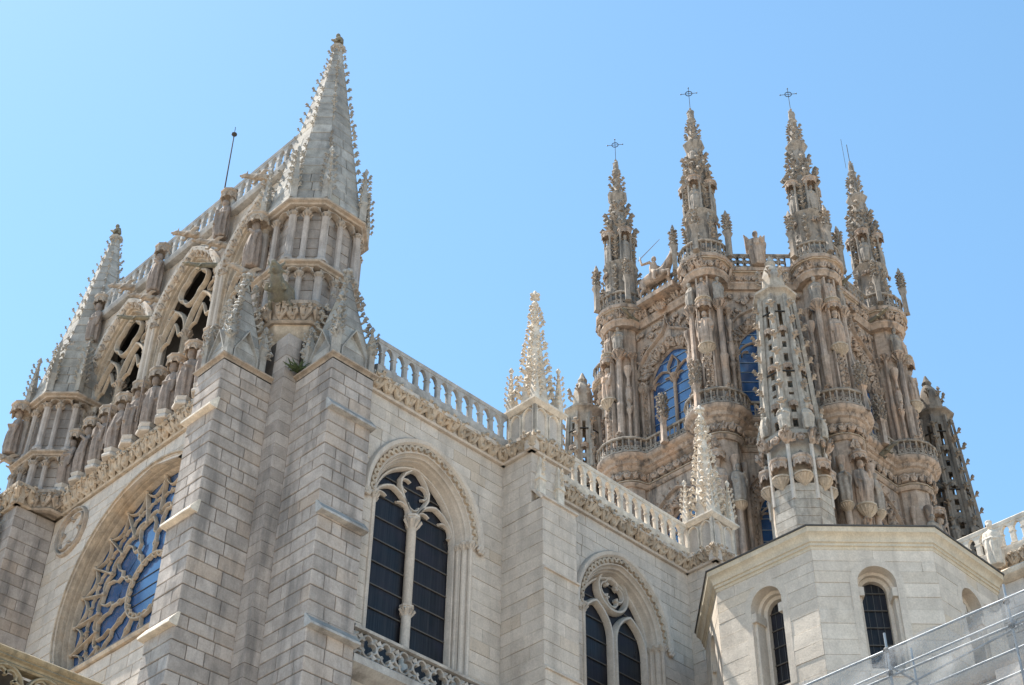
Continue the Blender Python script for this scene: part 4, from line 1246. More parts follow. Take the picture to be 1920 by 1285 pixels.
def corner_turret(label):
    t = thing('corner_turret', label, 'turret', (0, 0, 0))
    # frieze band and mouldings
    b = MB(); b.mould(octo(1.42), [(-0.3, 29.2), (0.05, 29.2), (0.1, 29.26), (0.02, 29.34), (0.02, 29.6), (0.16, 29.78), (0.2, 29.8), (0.2, 29.92), (-0.2, 29.97), (-0.3, 29.97)]); b.poly(octo(1.3), 29.2, 29.96); obj('frieze_band', b, 'carved', t)
    O = octo(1.44)
    for k in range(8):
        p, q = Vector(O[k]), Vector(O[(k + 1) % 8]); d = q - p; n = Vector((d.y, -d.x)).normalized()
        F = Frame((p.x, p.y, 0), (d.x, d.y, 0), (n.x, n.y, 0)); L = d.length
        m = max(2, int(L / 0.33))
        for i in range(m):
            obj('carved_leaf', LF['carved'], None, t, F.mat((i + 0.5) * L / m, 29.5, 0.0, rnd.uniform(-0.3, 0.3), 1.0))
    b = MB(); b.poly(octo(1.1), 29.9, 34.0); obj('turret_core', b, 'mortar', t)
    A = Ashlar(t, 'buttress', name='stone_block')
    for z0, z1, wo in ((29.97, 31.45, 1.13), (31.62, 33.85, 1.13)):
        O = octo(wo)
        for k in range(8):
            p, q = Vector(O[k]), Vector(O[(k + 1) % 8]); d = q - p; n = Vector((d.y, -d.x)).normalized()
            F = Frame((p.x, p.y, 0), (d.x, d.y, 0), (n.x, n.y, 0)); L = d.length
            A.rows(F, courses(z0, z1, 0.4), rect(0, L), 0.5, 0.8, None, 0.05)
            # blind arches
            b = MB()
            for a0, a1 in ((0.02, L / 2), (L / 2, L - 0.02)):
                w = (a1 - a0) / 2; cx = (a0 + a1) / 2
                b.bar(F, pointed(w * 0.95, z1 - w * 1.15, w * 1.0, 5, cx), 0.07, 0.06, 0.18)
                # spandrel above the arch
                Pp = pointed(w * 0.95, z1 - w * 1.15, w * 1.0, 5, cx)
                zz = z1
                for (x0, y0), (x1, y1) in zip(Pp[:-1], Pp[1:]):
                    b.add([F.p(x0, y0, 0.2), F.p(x1, y1, 0.2), F.p(x1, zz, 0.2), F.p(x0, zz, 0.2), F.p(x0, y0, 0.0), F.p(x1, y1, 0.0)], [(0, 1, 2, 3), (0, 4, 5, 1)])
            obj('blind_arches', b, 'carved', t)
            for a in ((0.0, L / 2) if z1 - z0 > 2 else (0.0, L / 2)):
                r = 0.12 if a == 0 else 0.09
                colonnette(t, F, a, 0.2, z0, z1 - 0.42, r, 'buttress', None, 'colonnette')
                p2 = F.p(a, 0, 0.2)
                obj('capital', CP['carved'], None, t, Matrix.Translation((p2.x, p2.y, z1 - 0.42 + 0.03)) @ Matrix.Diagonal((0.68, 0.68, 0.6, 1)))
    A.flush(200)
    for z, w in ((31.45, 1.36), (33.85, 1.42)):
        b = MB(); b.mould(octo(w), [(-0.3, z), (0.0, z), (0.03, z + 0.05), (0.12, z + 0.08), (0.14, z + 0.12), (0.13, z + 0.16), (-0.1, z + 0.24), (-0.3, z + 0.24)]); b.poly(octo(w - 0.2), z + 0.02, z + 0.25); obj('cornice', b, 'carved', t)
    # spire built of courses
    z0, z1, w0, w1 = 34.08, 42.7, 1.40, 0.13
    b = MB(); b.loft([[(x, y, z0) for x, y in octo(w0 - 0.06)], [(x, y, z1) for x, y in octo(w1 - 0.04)]]); obj('spire_core', b, 'mortar', t)
    A = Ashlar(t, 'spire', 0.008, 0.014, 'spire_stone')
    zs = courses(z0, z1, 0.44, 0.1)
    wz = lambda z: w0 + (w1 - w0) * (z - z0) / (z1 - z0)
    for za, zb in zip(zs[:-1], zs[1:]):
        a_, b_ = octo(wz(za)), octo(wz(zb))
        for k in range(8):
            k2 = (k + 1) % 8
            p = [(*a_[k], za), (*a_[k2], za), (*b_[k2], zb), (*b_[k], zb)]
            nrm = (Vector(p[1]) - Vector(p[0])).cross(Vector(p[3]) - Vector(p[0]))
            L = (Vector(p[1]) - Vector(p[0])).length
            if L > 0.9:
                t_ = rnd.uniform(0.35, 0.65); lo = Vector(p[0]).lerp(Vector(p[1]), t_); hi_ = Vector(p[3]).lerp(Vector(p[2]), t_)
                A.block3([p[0], lo, hi_, p[3]], nrm); A.block3([lo, p[1], p[2], hi_], nrm)
            else:
                A.block3(p, nrm)
    A.flush(270)
    a_, b_ = octo(w0), octo(w1)
    for k in range(8):
        d = Vector(a_[k]).normalized()
        crockets_on(t, (*(Vector(a_[k]) * 0.99), z0), (*b_[k], z1), d, 20, 0.56, CR['spire'], 0.06, 0.97, 0.2)
        # spirelet at each foot
        x, y = Vector(a_[k]) * 1.0
        b = MB(); b.lathe([(0.15, z0), (0.15, z0 + 0.7), (0.19, z0 + 0.75), (0.15, z0 + 0.85), (0.04, z0 + 2.0), (0.1, z0 + 2.12), (0.02, z0 + 2.3)], 4, (x, y, 0), atan2(y, x))
        o = obj('foot_spirelet', b, 'spire', t)
        for i in range(6):
            s_ = 0.5
            for da in (0, pi / 2, -pi / 2):
                a = atan2(y, x) + da; rr = 0.13 * (1 - 0.1 * i)
                obj('crocket', CR['spire'], None, o, Matrix.Translation((x + rr * cos(a), y + rr * sin(a), z0 + 0.5 + 0.26 * i)) @ Matrix.Rotation(a, 4, 'Z') @ Matrix.Diagonal((s_, s_, s_, 1)))
    b = MB(); b.mould(octo(0.15), [(-0.1, 42.65), (0.06, 42.69), (0.1, 42.77), (0.04, 42.85), (-0.1, 42.85)]); b.poly(octo(0.14), 42.65, 42.87); obj('spire_cap', b, 'spire', t)
    fb = MB()
    fb.ball((0, 0, 42.75), (0.15, 0.13, 0.22), 8, 5); fb.ball((0.06, -0.05, 43.02), (0.09, 0.09, 0.11), 7, 5)
    fb.tube([(0.1, 0.08, 42.85), (0.24, 0.0, 42.75), (0.2, -0.12, 42.62)], [0.06, 0.05, 0.04], 6)
    fb.tube([(-0.05, -0.1, 42.85), (0.1, -0.24, 42.72), (0.2, -0.14, 42.6)], [0.06, 0.05, 0.04], 6)
    fb.tube([(0.05, 0.1, 42.6), (0.2, 0.1, 42.7), (0.22, 0.08, 42.52)], [0.08, 0.06, 0.05], 6)
    fb.tube([(0.05, -0.1, 42.6), (0.22, -0.08, 42.68), (0.24, -0.1, 42.5)], [0.08, 0.06, 0.05], 6)
    me = remeshed(fb, 'seated_figure', 0.03, 1); me.materials.append(M['gargoyle'])
    obj('seated_figure', me, None, t, Matrix.Translation((0, 0, 0.35)) @ Matrix.Rotation(-0.6, 4, 'Z'))
    return t
TX, TY = -28.5, 19.36
tur = corner_turret('large corner turret with a tall crocketed spire and seated figure nearest the camera')
clone(tur, (2 * XM - TX, TY, 0), 0, 'far corner turret with a crocketed spire at the left edge of the facade')
tur.location = (TX, TY, 0)
# corbel under the near turret
t = thing('turret_corbel', 'moulded corbel with carved bosses carrying the near corner turret', 'corbel', (TX, TY, 27.6))
b = MB()
sh = lambda w, dx, z: [(TX + dx + x, TY - dx + y, z) for x, y in octo(w)]
b.loft([sh(0.55, 0.35, 27.7), sh(0.75, 0.28, 28.0), sh(0.8, 0.26, 28.4), sh(1.05, 0.16, 28.75), sh(1.2, 0.1, 28.85), sh(1.34, 0.02, 29.12), sh(1.38, 0.0, 29.2)])
obj('corbel_body', b, 'warm', t)
for a in (-20, -48, -75):
    d = Vector((cos(radians(a)), sin(radians(a)), 0))
    b = MB(); p = Vector((TX, TY, 28.72)) + d * 1.28
    for k in range(7):
        q = p + Vector((-d.y, d.x, 0)) * (0.15 * cos(k * 0.9)) + UP * (0.15 * sin(k * 0.9)); b.ball(tuple(q), 0.1, 6, 4)
    b.ball(tuple(p + d * 0.06), 0.13, 7, 5)
    obj('carved_boss', b, 'warm', t)
# the far turret stands on a broad pier
wp = thing('far_pier', 'broad block-built pier under the far corner turret at the left edge', 'pier', (-42.2, 18, 0))
b = MB(); b.box(-43.6, -40.92, 17.78, 20.5, 0, 29.9); obj('pier_core', b, 'mortar', wp)
A = Ashlar(wp, 'buttress')
zs = courses(18.0, 29.2, 0.4, 0.1)
A.rows(Frame((-40.9, 0, 0), (0, 1, 0), (1, 0, 0)), zs, rect(17.76, 19.2), 0.5, 0.9)
A.rows(Frame((0, 17.76, 0), (1, 0, 0), (0, -1, 0)), zs, rect(-43.6, -40.9), 0.6, 1.0)
A.flush()
frieze(wp, Frame((-40.9, 0, 0), (0, 1, 0), (1, 0, 0)), 17.55, 19.2, 29.2, 29.93, LF['warm'], 0.33, 0.0, 'warm', 0.26, 1.1)
frieze(wp, Frame((0, 17.76, 0), (1, 0, 0), (0, -1, 0)), -43.6, -40.66, 29.2, 29.93, LF['warm'], 0.33, 0.0, 'warm', 0.26, 1.1)
buttress('far corner buttress with a crocketed pinnacle cut by the left edge', FSf, 2 * XM + 27.7, 2 * XM + 28.88,
         [(11.0, 22.62, 0.06), (22.62, 25.8, 0.02), (25.8, 27.1, -0.03)], -1.2, -1.2, ZCAP)
# statues and spout on the turrets
statue((TX - 0.62, TY - 1.62, 31.95), -pi / 2 - 0.2, 3, 'robed statue on the near turret beside the gallery', scale=0.9)
statue((2 * XM - TX - 0.62, TY - 1.62, 31.95), -pi / 2 - 0.2, 5, 'robed statue on the far turret at the left edge', scale=0.9)
gargoyle((TX - 0.6, TY - 1.45, 31.75), -pi / 2 - 0.3, 'crouching corbel beast under the near turret statue', 0, 0.0, 0.6, GARG_W[0])
gargoyle((2 * XM - TX - 0.6, TY - 1.45, 31.75), -pi / 2 - 0.3, 'crouching corbel beast under the far turret statue', 0, 0.0, 0.6, GARG_W[0])
for X_, nm in ((TX, 'near'), (2 * XM - TX, 'far')):
    t = thing('statue_canopy', 'bonnet canopy over the statue on the %s turret' % nm, 'canopy', (X_ - 0.62, TY - 1.6, 33.7))
    obj('canopy', CANOPY, None, t, Matrix.Translation((X_ - 0.62, TY - 1.58, 33.72)))
gargoyle((TX + 0.75, TY - 1.25, 29.95), radians(-50), 'large dark winged gargoyle leaning out from the near turret', 2, 0.06, 0.92)

# ------------------------------------------------------------------ gabled pinnacles on the two corner buttresses
def cap_pinnacle(label, x, y, wx, wy, apex, zb=27.3):
    t = thing('buttress_pinnacle', label, 'pinnacle', (x, y, zb))
    base = [(x - wx, y - wy), (x + wx, y - wy), (x + wx, y + wy), (x - wx, y + wy)]
    b = MB(); b.loft([[(*p, zb) for p in base], [(*p, zb + 0.45) for p in base], [(x + (p[0] - x) * 0.08, y + (p[1] - y) * 0.08, apex - 0.25) for p in base]])
    obj('pyramid', b, 'mortar', t)
    A = Ashlar(t, 'spire', 0.012, 0.012, 'spire_stone')
    sc_ = lambda z: 1.0 if z <= zb + 0.45 else 1 + (0.08 - 1) * (z - zb - 0.45) / (apex - 0.25 - zb - 0.45)
    zs_ = [zb, zb + 0.45] + courses(zb + 0.45, apex - 0.25, 0.4)[1:]
    for za, zc in zip(zs_[:-1], zs_[1:]):
        for k in range(4):
            p, q = base[k], base[(k + 1) % 4]
            pts = [(x + (g[0] - x) * sc_(h_), y + (g[1] - y) * sc_(h_), h_) for g, h_ in ((p, za), (q, za), (q, zc), (p, zc))]
            nrm = (Vector(pts[1]) - Vector(pts[0])).cross(Vector(pts[3]) - Vector(pts[0]))
            A.block3(pts, nrm)
    A.flush()
    for k in range(4):      # gablet on each side
        p, q = Vector(base[k]), Vector(base[(k + 1) % 4]); d_ = (q - p); n_ = Vector((d_.y, -d_.x)).normalized()
        Fg = Frame((p.x, p.y, zb), (d_.x, d_.y, 0), (n_.x, n_.y, 0)); L_ = d_.length
        b = MB(); b.bar(Fg, [(L_ * 0.16, 0.05), (L_ * 0.16, 0.35), (L_ * 0.5, 1.15), (L_ * 0.84, 0.35), (L_ * 0.84, 0.05)], 0.09, -0.3, 0.36); obj('gablet', b, 'spire', t)
    b = MB(); b.lathe([(0.07, apex - 0.3), (0.13, apex - 0.2), (0.06, apex - 0.1), (0.14, apex + 0.02), (0.05, apex + 0.16)], 6, (x, y, 0))
    for k in range(4): b.ball((x + 0.13 * cos(k * pi / 2), y + 0.13 * sin(k * pi / 2), apex), 0.07, 6, 4)
    obj('finial', b, 'spire', t)
    for p in base:
        d = Vector((p[0] - x, p[1] - y)).normalized()
        crockets_on(t, (*p, zb + 0.4), (x + (p[0] - x) * 0.08, y + (p[1] - y) * 0.08, apex - 0.3), d, 12, 0.85, CR['spire'], 0.04, 0.97, 0.25)
        px, py = x + (p[0] - x) * 0.98, y + (p[1] - y) * 0.98
        b = MB(); b.lathe([(0.13, zb), (0.13, zb + 0.75), (0.17, zb + 0.8), (0.03, zb + 1.45), (0.08, zb + 1.55), (0.02, zb + 1.65)], 4, (px, py, 0), pi / 4)
        o = obj('corner_spirelet', b, 'spire', t)
        for i in range(4):
            for da in (0, pi / 2, -pi / 2):
                a = atan2(d.y, d.x) + da
                obj('crocket', CR['spire'], None, o, Matrix.Translation((px + 0.09 * cos(a), py + 0.09 * sin(a), zb + 0.75 + 0.18 * i)) @ Matrix.Rotation(a, 4, 'Z') @ Matrix.Diagonal((0.4, 0.4, 0.4, 1)))
    return t
cap_pinnacle('crocketed pyramid pinnacle on the left corner buttress below the near turret', -28.29, 17.2, 0.5, 0.55, 30.75)
cap_pinnacle('crocketed pyramid pinnacle on the right corner buttress below the near turret', -26.3, 19.2, 0.6, 0.6, 30.95)
cap_pinnacle('crocketed pinnacle at the left edge of the picture', 2 * XM + 28.29, 17.2, 0.5, 0.55, 30.75)

# tuft of weeds growing in the angle
t = thing('weed_tuft', 'small dark green tuft of weeds growing high in the angle of the buttresses', 'plant', (-27.05, 18.3, 27.3))
for i in range(46):
    a = rnd.uniform(0, 2 * pi); l = rnd.uniform(0.2, 0.45); e = rnd.uniform(0.1, 1.2)
    d = Vector((cos(a) * cos(e), sin(a) * cos(e), sin(e)))
    p = Vector((-26.95 + rnd.uniform(-0.1, 0.1), 18.3 + rnd.uniform(-0.08, 0.08), 27.3))
    q = p + d * l; w = d.cross(UP).normalized() * 0.02
    b = MB(); b.add([p - w, p + w, p + d * l * 0.6 + w * 1.2, q + UP * -0.05, p + d * l * 0.6 - w * 1.2], [(0, 1, 2, 3, 4)])
    obj('blade', b.mesh('blade'), 'leaf', t)

# quatrefoil parapet in the lower left foreground
M['parapet'] = stone('lichened_parapet_stone', (0.36, 0.30, 0.205), stain=(0.12, 0.11, 0.08), stain_amt=0.7, lichen=0.6, warm=(0.45, 0.32, 0.16), warm_amt=0.5, scale=2.0)
FP = Frame((-30, 0, 0), (0, 1, 0), (1, 0, 0))
t = thing('foreground_parapet', 'lichened parapet of round tracery panels in the lower left corner', 'parapet', (-30, 12, 0))
b = MB(); b.box(-30.6, -30.05, 6.0, 16.4, 0, 16.9); obj('wall', b, 'wall', t)
b = MB(); b.sweep(FP, [(6.0, 0), (16.4, 0)], [(17.94, -0.2), (17.94, 0.06), (17.98, 0.1), (18.03, 0.06), (18.07, 0.08), (18.1, 0.17), (18.15, 0.14), (18.18, 0.2), (18.25, 0.24), (18.29, 0.2), (18.32, -0.05), (18.28, -0.2)], False, True); obj('coping', b, 'parapet', t)
b = MB(); b.sweep(FP, [(6.0, 0), (16.4, 0)], [(16.75, -0.2), (16.75, 0.2), (16.9, 0.2), (16.98, 0.1), (16.98, -0.2)], False, True); obj('base_rail', b, 'parapet', t)
rb = MB(); rb.bar(LXY, arc(0, 0, 0.45, 0, 360, 24)[:-1], 0.1, -0.06, 0.16, True)
for k in range(6):
    a = 60 * k; rb.sweep(LXY, arc(0.26 * cos(radians(a)), 0.26 * sin(radians(a)), 0.15, a - 120, a + 120, 6), [(-0.025, -0.05), (-0.025, 0.05), (0.025, 0.05), (0.025, -0.05)], False, True)
rme = rb.mesh('tracery_roundel', 38); rme.materials.append(M['parapet'])
for i in range(10):
    obj('tracery_roundel', rme, None, t, FP.mat(6.6 + 1.02 * i, 17.48, 0.02))
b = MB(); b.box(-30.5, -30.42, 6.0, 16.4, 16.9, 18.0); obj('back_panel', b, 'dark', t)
# ------------------------------------------------------------------ the octagonal lantern tower over the crossing
LC = Vector((-35.18, 51.05, 0)); RV = 6.91; AP0 = RV * cos(pi / 8)
def faceframe(phi, ap):
    n = Vector((cos(phi), sin(phi), 0)); u = Vector((-sin(phi), cos(phi), 0))
    return Frame(LC + n * ap, u, n)
def lplan(ap, r, steps=9):
    pts = []
    d = ap - AP0; hc = sqrt(max(0.01, r * r - d * d)); ht = RV * sin(pi / 8)
    for k in range(8):
        th = pi / 8 + k * pi / 4; V = Vector((cos(th), sin(th))) * RV
        P = []
        for phi, sg in ((th - pi / 8, 1), (th + pi / 8, -1)):
            n = Vector((cos(phi), sin(phi))); ta = Vector((-sin(phi), cos(phi)))
            P.append(n * ap + ta * (sg * (ht - hc)))
        a1 = atan2(P[0].y - V.y, P[0].x - V.x); a2 = atan2(P[1].y - V.y, P[1].x - V.x)
        while a2 < a1: a2 += 2 * pi
        for a in seg(a1, a2, steps):
            pts.append((LC.x + V.x + r * cos(a), LC.y + V.y + r * sin(a)))
    return pts
def visible(x, y, nx, ny):
    v = Vector((-x, -y)).normalized(); return v.dot(Vector((nx, ny))) > -0.35

lt = thing('lantern_tower', 'ornate octagonal lantern tower of warm carved stone at the crossing', 'tower', (LC.x, LC.y, 0))
b = MB(); b.box(LC.x - 7.7, LC.x + 7.7, LC.y - 7.7, LC.y + 7.7, 0, 33.2); obj('crossing_base', b, 'wall', lt)
sqp = [(LC.x - 7.7, LC.y - 7.7), (LC.x + 7.7, LC.y - 7.7), (LC.x + 7.7, LC.y + 7.7), (LC.x - 7.7, LC.y + 7.7)]
b = MB(); b.mould(sqp, [(-0.2, 32.6), (0.05, 32.6), (0.3, 32.95), (0.34, 33.15), (0.0, 33.3), (-0.2, 33.3)]); obj('base_cornice', b, 'lantern', lt)

def wall_face(phi, detail=True):
    F = faceframe(phi, 6.2)
    P1 = pointed(1.9, 46.8, 2.35, 12, 0, 42.4); P2 = pointed(1.7, 37.9, 2.2, 12, 0, 33.3)
    bb = core(F, courses(42.3, 51.0, 0.25, 0), around(-2.4, 2.4, P1), -0.8, 0.0)
    core(F, courses(33.2, 42.3, 0.25, 0), around(-2.4, 2.4, P2), -0.8, 0.0, bb)
    obj('wall_face', bb, 'lantern', lt)
for k in range(8):
    wall_face(k * pi / 4)
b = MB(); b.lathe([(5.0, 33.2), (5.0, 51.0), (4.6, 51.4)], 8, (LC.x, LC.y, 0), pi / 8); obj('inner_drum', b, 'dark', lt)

# cornices that swell round the corner buttresses
UPP = lplan(6.35, 1.02); MIDP = lplan(6.55, 1.22)
b = MB(); b.mould(UPP, [(-0.5, 50.55), (0.0, 50.55), (0.05, 50.7), (0.14, 50.8), (0.14, 50.9), (0.05, 50.95), (0.05, 51.25), (0.2, 51.45), (0.32, 51.5), (0.34, 51.66), (0.2, 51.74), (-0.5, 51.74)]); obj('upper_cornice', b, 'lantern', lt)
b = MB(); b.mould(MIDP, [(-0.8, 41.1), (-0.3, 41.1), (-0.22, 41.18), (-0.2, 41.28), (-0.3, 41.36), (-0.3, 41.85), (-0.1, 41.98), (-0.06, 42.08), (0.05, 42.14), (0.1, 42.3), (0.24, 42.38), (0.3, 42.44), (0.32, 42.58), (0.2, 42.64), (-0.8, 42.64)]); obj('middle_cornice', b, 'lantern', lt)
b = MB(); b.lathe([(6.6, 51.6), (3.0, 52.3)], 8, (LC.x, LC.y, 0), pi / 8); obj('lantern_roof', b, 'roof', lt)

def seqpath(P):
    return P + [P[0]]
def place_along(parent, P, pitch, z, off, mesh, name, size=1.0, flip=False, jit=0.15, test=None):
    for x, y, hd in along(seqpath(P), pitch, pitch / 2):
        nx, ny = sin(hd), -cos(hd)
        if not visible(x, y, nx, ny): continue
        if test and not test(x, y): continue
        F = Frame((x, y, 0), (cos(hd), sin(hd), 0), (nx, ny, 0))
        s_ = size * rnd.uniform(1 - jit, 1 + jit)
        me = mesh[rnd.randrange(len(mesh))] if isinstance(mesh, list) else mesh
        obj(name, me, None, parent, F.mat(0, z, off, 0, s_))
fr = thing('middle_frieze', 'band of carved scrolls round the lantern under its middle gallery', 'frieze', (LC.x, LC.y, 41.5))
place_along(fr, MIDP, 0.44, 41.6, -0.32, SR['lantern'], 'carved_scroll', 1.5)
place_along(fr, MIDP, 0.3, 42.22, -0.04, LF['lantern'], 'carved_leaf', 0.7)
b = MB(); b.mould(lplan(6.55, 1.22), [(-0.4, 41.3), (-0.17, 41.32), (-0.17, 41.36), (-0.4, 41.36)]); obj('fillet', b, 'warm', fr)
fr = thing('upper_frieze', 'band of carved leaves and heads round the lantern under its top parapet', 'frieze', (LC.x, LC.y, 51))
place_along(fr, UPP, 0.4, 51.08, 0.03, [LF['lantern'], SR['lantern']], 'carved_leaf', 1.15)
b = MB(); b.mould(UPP, [(-0.1, 51.4), (0.26, 51.42), (0.26, 51.46), (-0.1, 51.46)]); obj('fillet', b, 'warm', fr)

def post_mesh(h, mat):
    b = MB()
    b.lathe([(0.05, 0), (0.05, 0.05), (0.035, 0.1), (0.055, h * 0.35), (0.03, h * 0.55), (0.045, h * 0.75), (0.055, h * 0.95), (0.055, h)], 6)
    c = b.v; b.v = [(x, z, y) for x, y, z in c]        # stand it up in the wall frame
    b.sweep(LXY, arc(0.14, 0.13, 0.085, 0, 360, 8)[:-1], [(-0.025, -0.03), (-0.025, 0.03), (0.025, 0.03), (0.025, -0.03)], True, True)
    b.box(0.05, 0.24, 0.25, 0.29, -0.035, 0.035)
    me = b.mesh('baluster', 40); me.materials.append(M[mat]); return me
def ring_mesh(mat):
    b = MB()
    for q in (0.17, 0.48):
        b.sweep(LXY, arc(0, q, 0.14, 0, 360, 12)[:-1], [(-0.035, -0.05), (-0.035, 0.05), (0.03, 0.05), (0.03, -0.05)], True, True)
    b.box(-0.165, -0.125, 0, 0.66, -0.05, 0.05); b.box(0.125, 0.165, 0, 0.66, -0.05, 0.05)
    me = b.mesh('pierced_panel', 40); me.materials.append(M[mat]); return me
VX = [(LC.x + RV * cos(pi / 8 + k * pi / 4), LC.y + RV * sin(pi / 8 + k * pi / 4)) for k in range(8)]
def near_v(x, y, r): return min(hypot(x - a, y - q) for a, q in VX) < r
def ring_balustrade(label, P, z0, z1, off, rings):
    t = thing('lantern_balustrade', label, 'balustrade', (LC.x, LC.y, z0))
    h = z1 - z0 - 0.12
    pm = post_mesh(h, 'lantern_dark')
    Pf = lplan(rings[0] + off, rings[1] + off)
    if rings[2]:
        rm_ = ring_mesh('lantern_dark'); rm_.transform(Matrix.Diagonal((1, h / 0.66, 1, 1)))
        place_along(t, Pf, 0.33, z0 + 0.02, 0.0, rm_, 'pierced_panel', 1.0, jit=0.0, test=lambda x, y: not near_v(x, y, rings[1] + off + 0.12))
        place_along(t, Pf, 0.25, z0 + 0.02, 0.0, pm, 'baluster', 1.0, jit=0.0, test=lambda x, y: near_v(x, y, rings[1] + off + 0.12))
    else:
        place_along(t, Pf, 0.28, z0 + 0.02, 0.0, pm, 'baluster', 1.0, jit=0.0)
    b = MB(); b.mould(Pf, [(-0.09, z1 - 0.12), (0.08, z1 - 0.12), (0.11, z1 - 0.06), (0.08, z1), (-0.06, z1 + 0.02), (-0.1, z1 - 0.05)]); obj('hand_rail', b, 'lantern_dark', t)
    b = MB(); b.mould(Pf, [(-0.1, z0 - 0.04), (0.1, z0 - 0.04), (0.1, z0 + 0.03), (-0.1, z0 + 0.03)]); obj('base_rail', b, 'lantern_dark', t)
    return t
ring_balustrade('middle gallery balustrade running round the lantern', MIDP, 42.66, 43.48, 0.2, (6.55, 1.22, False))
ring_balustrade('pierced top parapet running round the lantern between the pinnacles', UPP, 51.76, 52.62, 0.16, (6.35, 1.02, True))

# windows of the lantern
def lantern_window(phi, label, zlow):
    F = faceframe(phi, 6.2)
    if not zlow: z0, w, zs, h = 42.5, 1.9, 46.8, 2.35
    else: z0, w, zs, h = 33.4, 1.7, 37.9, 2.2
    prof = [(0.0, -0.05), (0.0, 0.04), (-0.08, 0.08), (-0.12, 0.0), (-0.18, -0.04), (-0.21, -0.11), (-0.36, -0.17), (-0.39, -0.14), (-0.43, -0.22), (-0.46, -0.36)]
    t, Pi, win, hi = arch_window('lantern_window', label, F, 0, z0, w, zs, h, 0, 'glass_blue', ('lantern', 'lantern', 'lantern'), None, prof, 0, False, capm='lantern', jambs=False)
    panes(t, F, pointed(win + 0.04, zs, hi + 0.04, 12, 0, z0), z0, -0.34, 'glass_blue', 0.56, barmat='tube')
    b = MB(); c0 = -0.32
    hw = win / 2
    for s in (-1, 1):
        cx = s * hw
        b.bar(F, pointed(hw - 0.02, zs - 0.15, hw * 1.25, 8, cx, z0), 0.09, c0, 0.12)
        b.bar(F, arc(cx - 0.3, zs + 0.02, 0.22, 200, 60, 5), 0.06, c0, 0.12); b.bar(F, arc(cx + 0.3, zs + 0.02, 0.22, 120, -20, 5), 0.06, c0, 0.12)
        b.bar(F, [(0, zs + 0.1), (s * 0.3, zs + 0.55), (s * 0.33, zs + 0.85), (s * 0.1, zs + 1.25), (0, zs + 1.4)], 0.08, c0, 0.16)
    b.bar(F, pointed(win, zs, hi, 12, 0, z0), 0.1, c0, 0.14)
    obj('tracery', b, 'lantern', t)
    colonnette(t, F, 0, -0.25, z0, zs - 0.1, 0.08, 'lantern', 'lantern', 'mullion', 1.3)
    for s in (-1, 1):
        colonnette(t, F, s * (w - 0.4), -0.1, z0, zs - 0.1, 0.075, 'lantern', 'lantern', capscale=1.1)
        colonnette(t, F, s * (w - 0.1), 0.03, z0, zs - 0.1, 0.085, 'lantern', 'lantern', capscale=1.2)
        for i in range(11):
            obj('carved_leaf', LF['lantern'], None, t, F.mat(s * (w - 0.27), z0 + 0.5 + i * 0.36, -0.13, rnd.uniform(-0.5, 0.5), 0.75))
    for a, q, hd in along(pointed(w - 0.3, zs, h - 0.32, 12, 0), 0.36, 0.12):
        obj('carved_leaf', LF['lantern'], None, t, F.mat(a + rnd.uniform(-0.04, 0.04), q, -0.14, hd + rnd.uniform(-0.9, 0.9), rnd.uniform(0.95, 1.35)))
    # ogee hood
    if not zlow: og = [(-1.98, zs + 0.2), (-1.95, zs + 0.95), (-1.68, zs + 1.65), (-1.25, zs + 2.15), (-0.7, zs + 2.5), (-0.3, zs + 2.75), (-0.1, zs + 3.15), (0.0, zs + 3.75)]
    else: og = [(-1.85, zs), (-1.82, zs + 0.7), (-1.5, zs + 1.5), (-1.0, zs + 2.05), (-0.5, zs + 2.4), (0.0, zs + 2.6)]
    og = og + [(-a, q) for a, q in reversed(og[:-1])]
    b = MB(); b.bar(F, og, 0.13, -0.02, 0.2); obj('ogee_hood', b, 'lantern', t)
    for a, q, hd in along(og, 0.42, 0.2):
        obj('crocket', CR['lantern'], None, t, F.mat(a, q, 0.12, hd, 0.55) @ Matrix.Rotation(pi / 2, 4, 'Z'))
    if not zlow:
        b = MB(); p = F.p(0, 50.75, 0.25)
        for k in range(9):
            b.tube([p, p + F.u * (0.28 * cos(k * 0.7)) + UP * (0.18 + 0.2 * sin(k * 0.7)) + F.n * 0.2], [0.08, 0.1], 5)
        obj('finial', b, 'lantern', t)
        for s in (-1, 1):
            for a, q in ((1.0, 49.75), (1.35, 49.2), (0.6, 50.1), (1.6, 50.1)):
                obj('carved_head', SR['lantern'], None, t, F.mat(s * a, q, 0.0, rnd.uniform(-1, 1), 1.2))
    return t
for phi, nm in ((-pi / 2, 'left visible'), (-pi / 4, 'middle'), (0.0, 'right visible')):
    lantern_window(phi, 'upper reflected-sky-tinted window under an ogee hood on the %s face of the lantern' % nm, False)
    lantern_window(phi, 'lower arched window below the middle gallery on the %s face of the lantern' % nm, True)
lantern_window(-3 * pi / 4, 'upper window on the far left face of the lantern, seen edge-on', False)
lantern_window(pi / 4, 'upper window on the far right face of the lantern, seen edge-on', False)

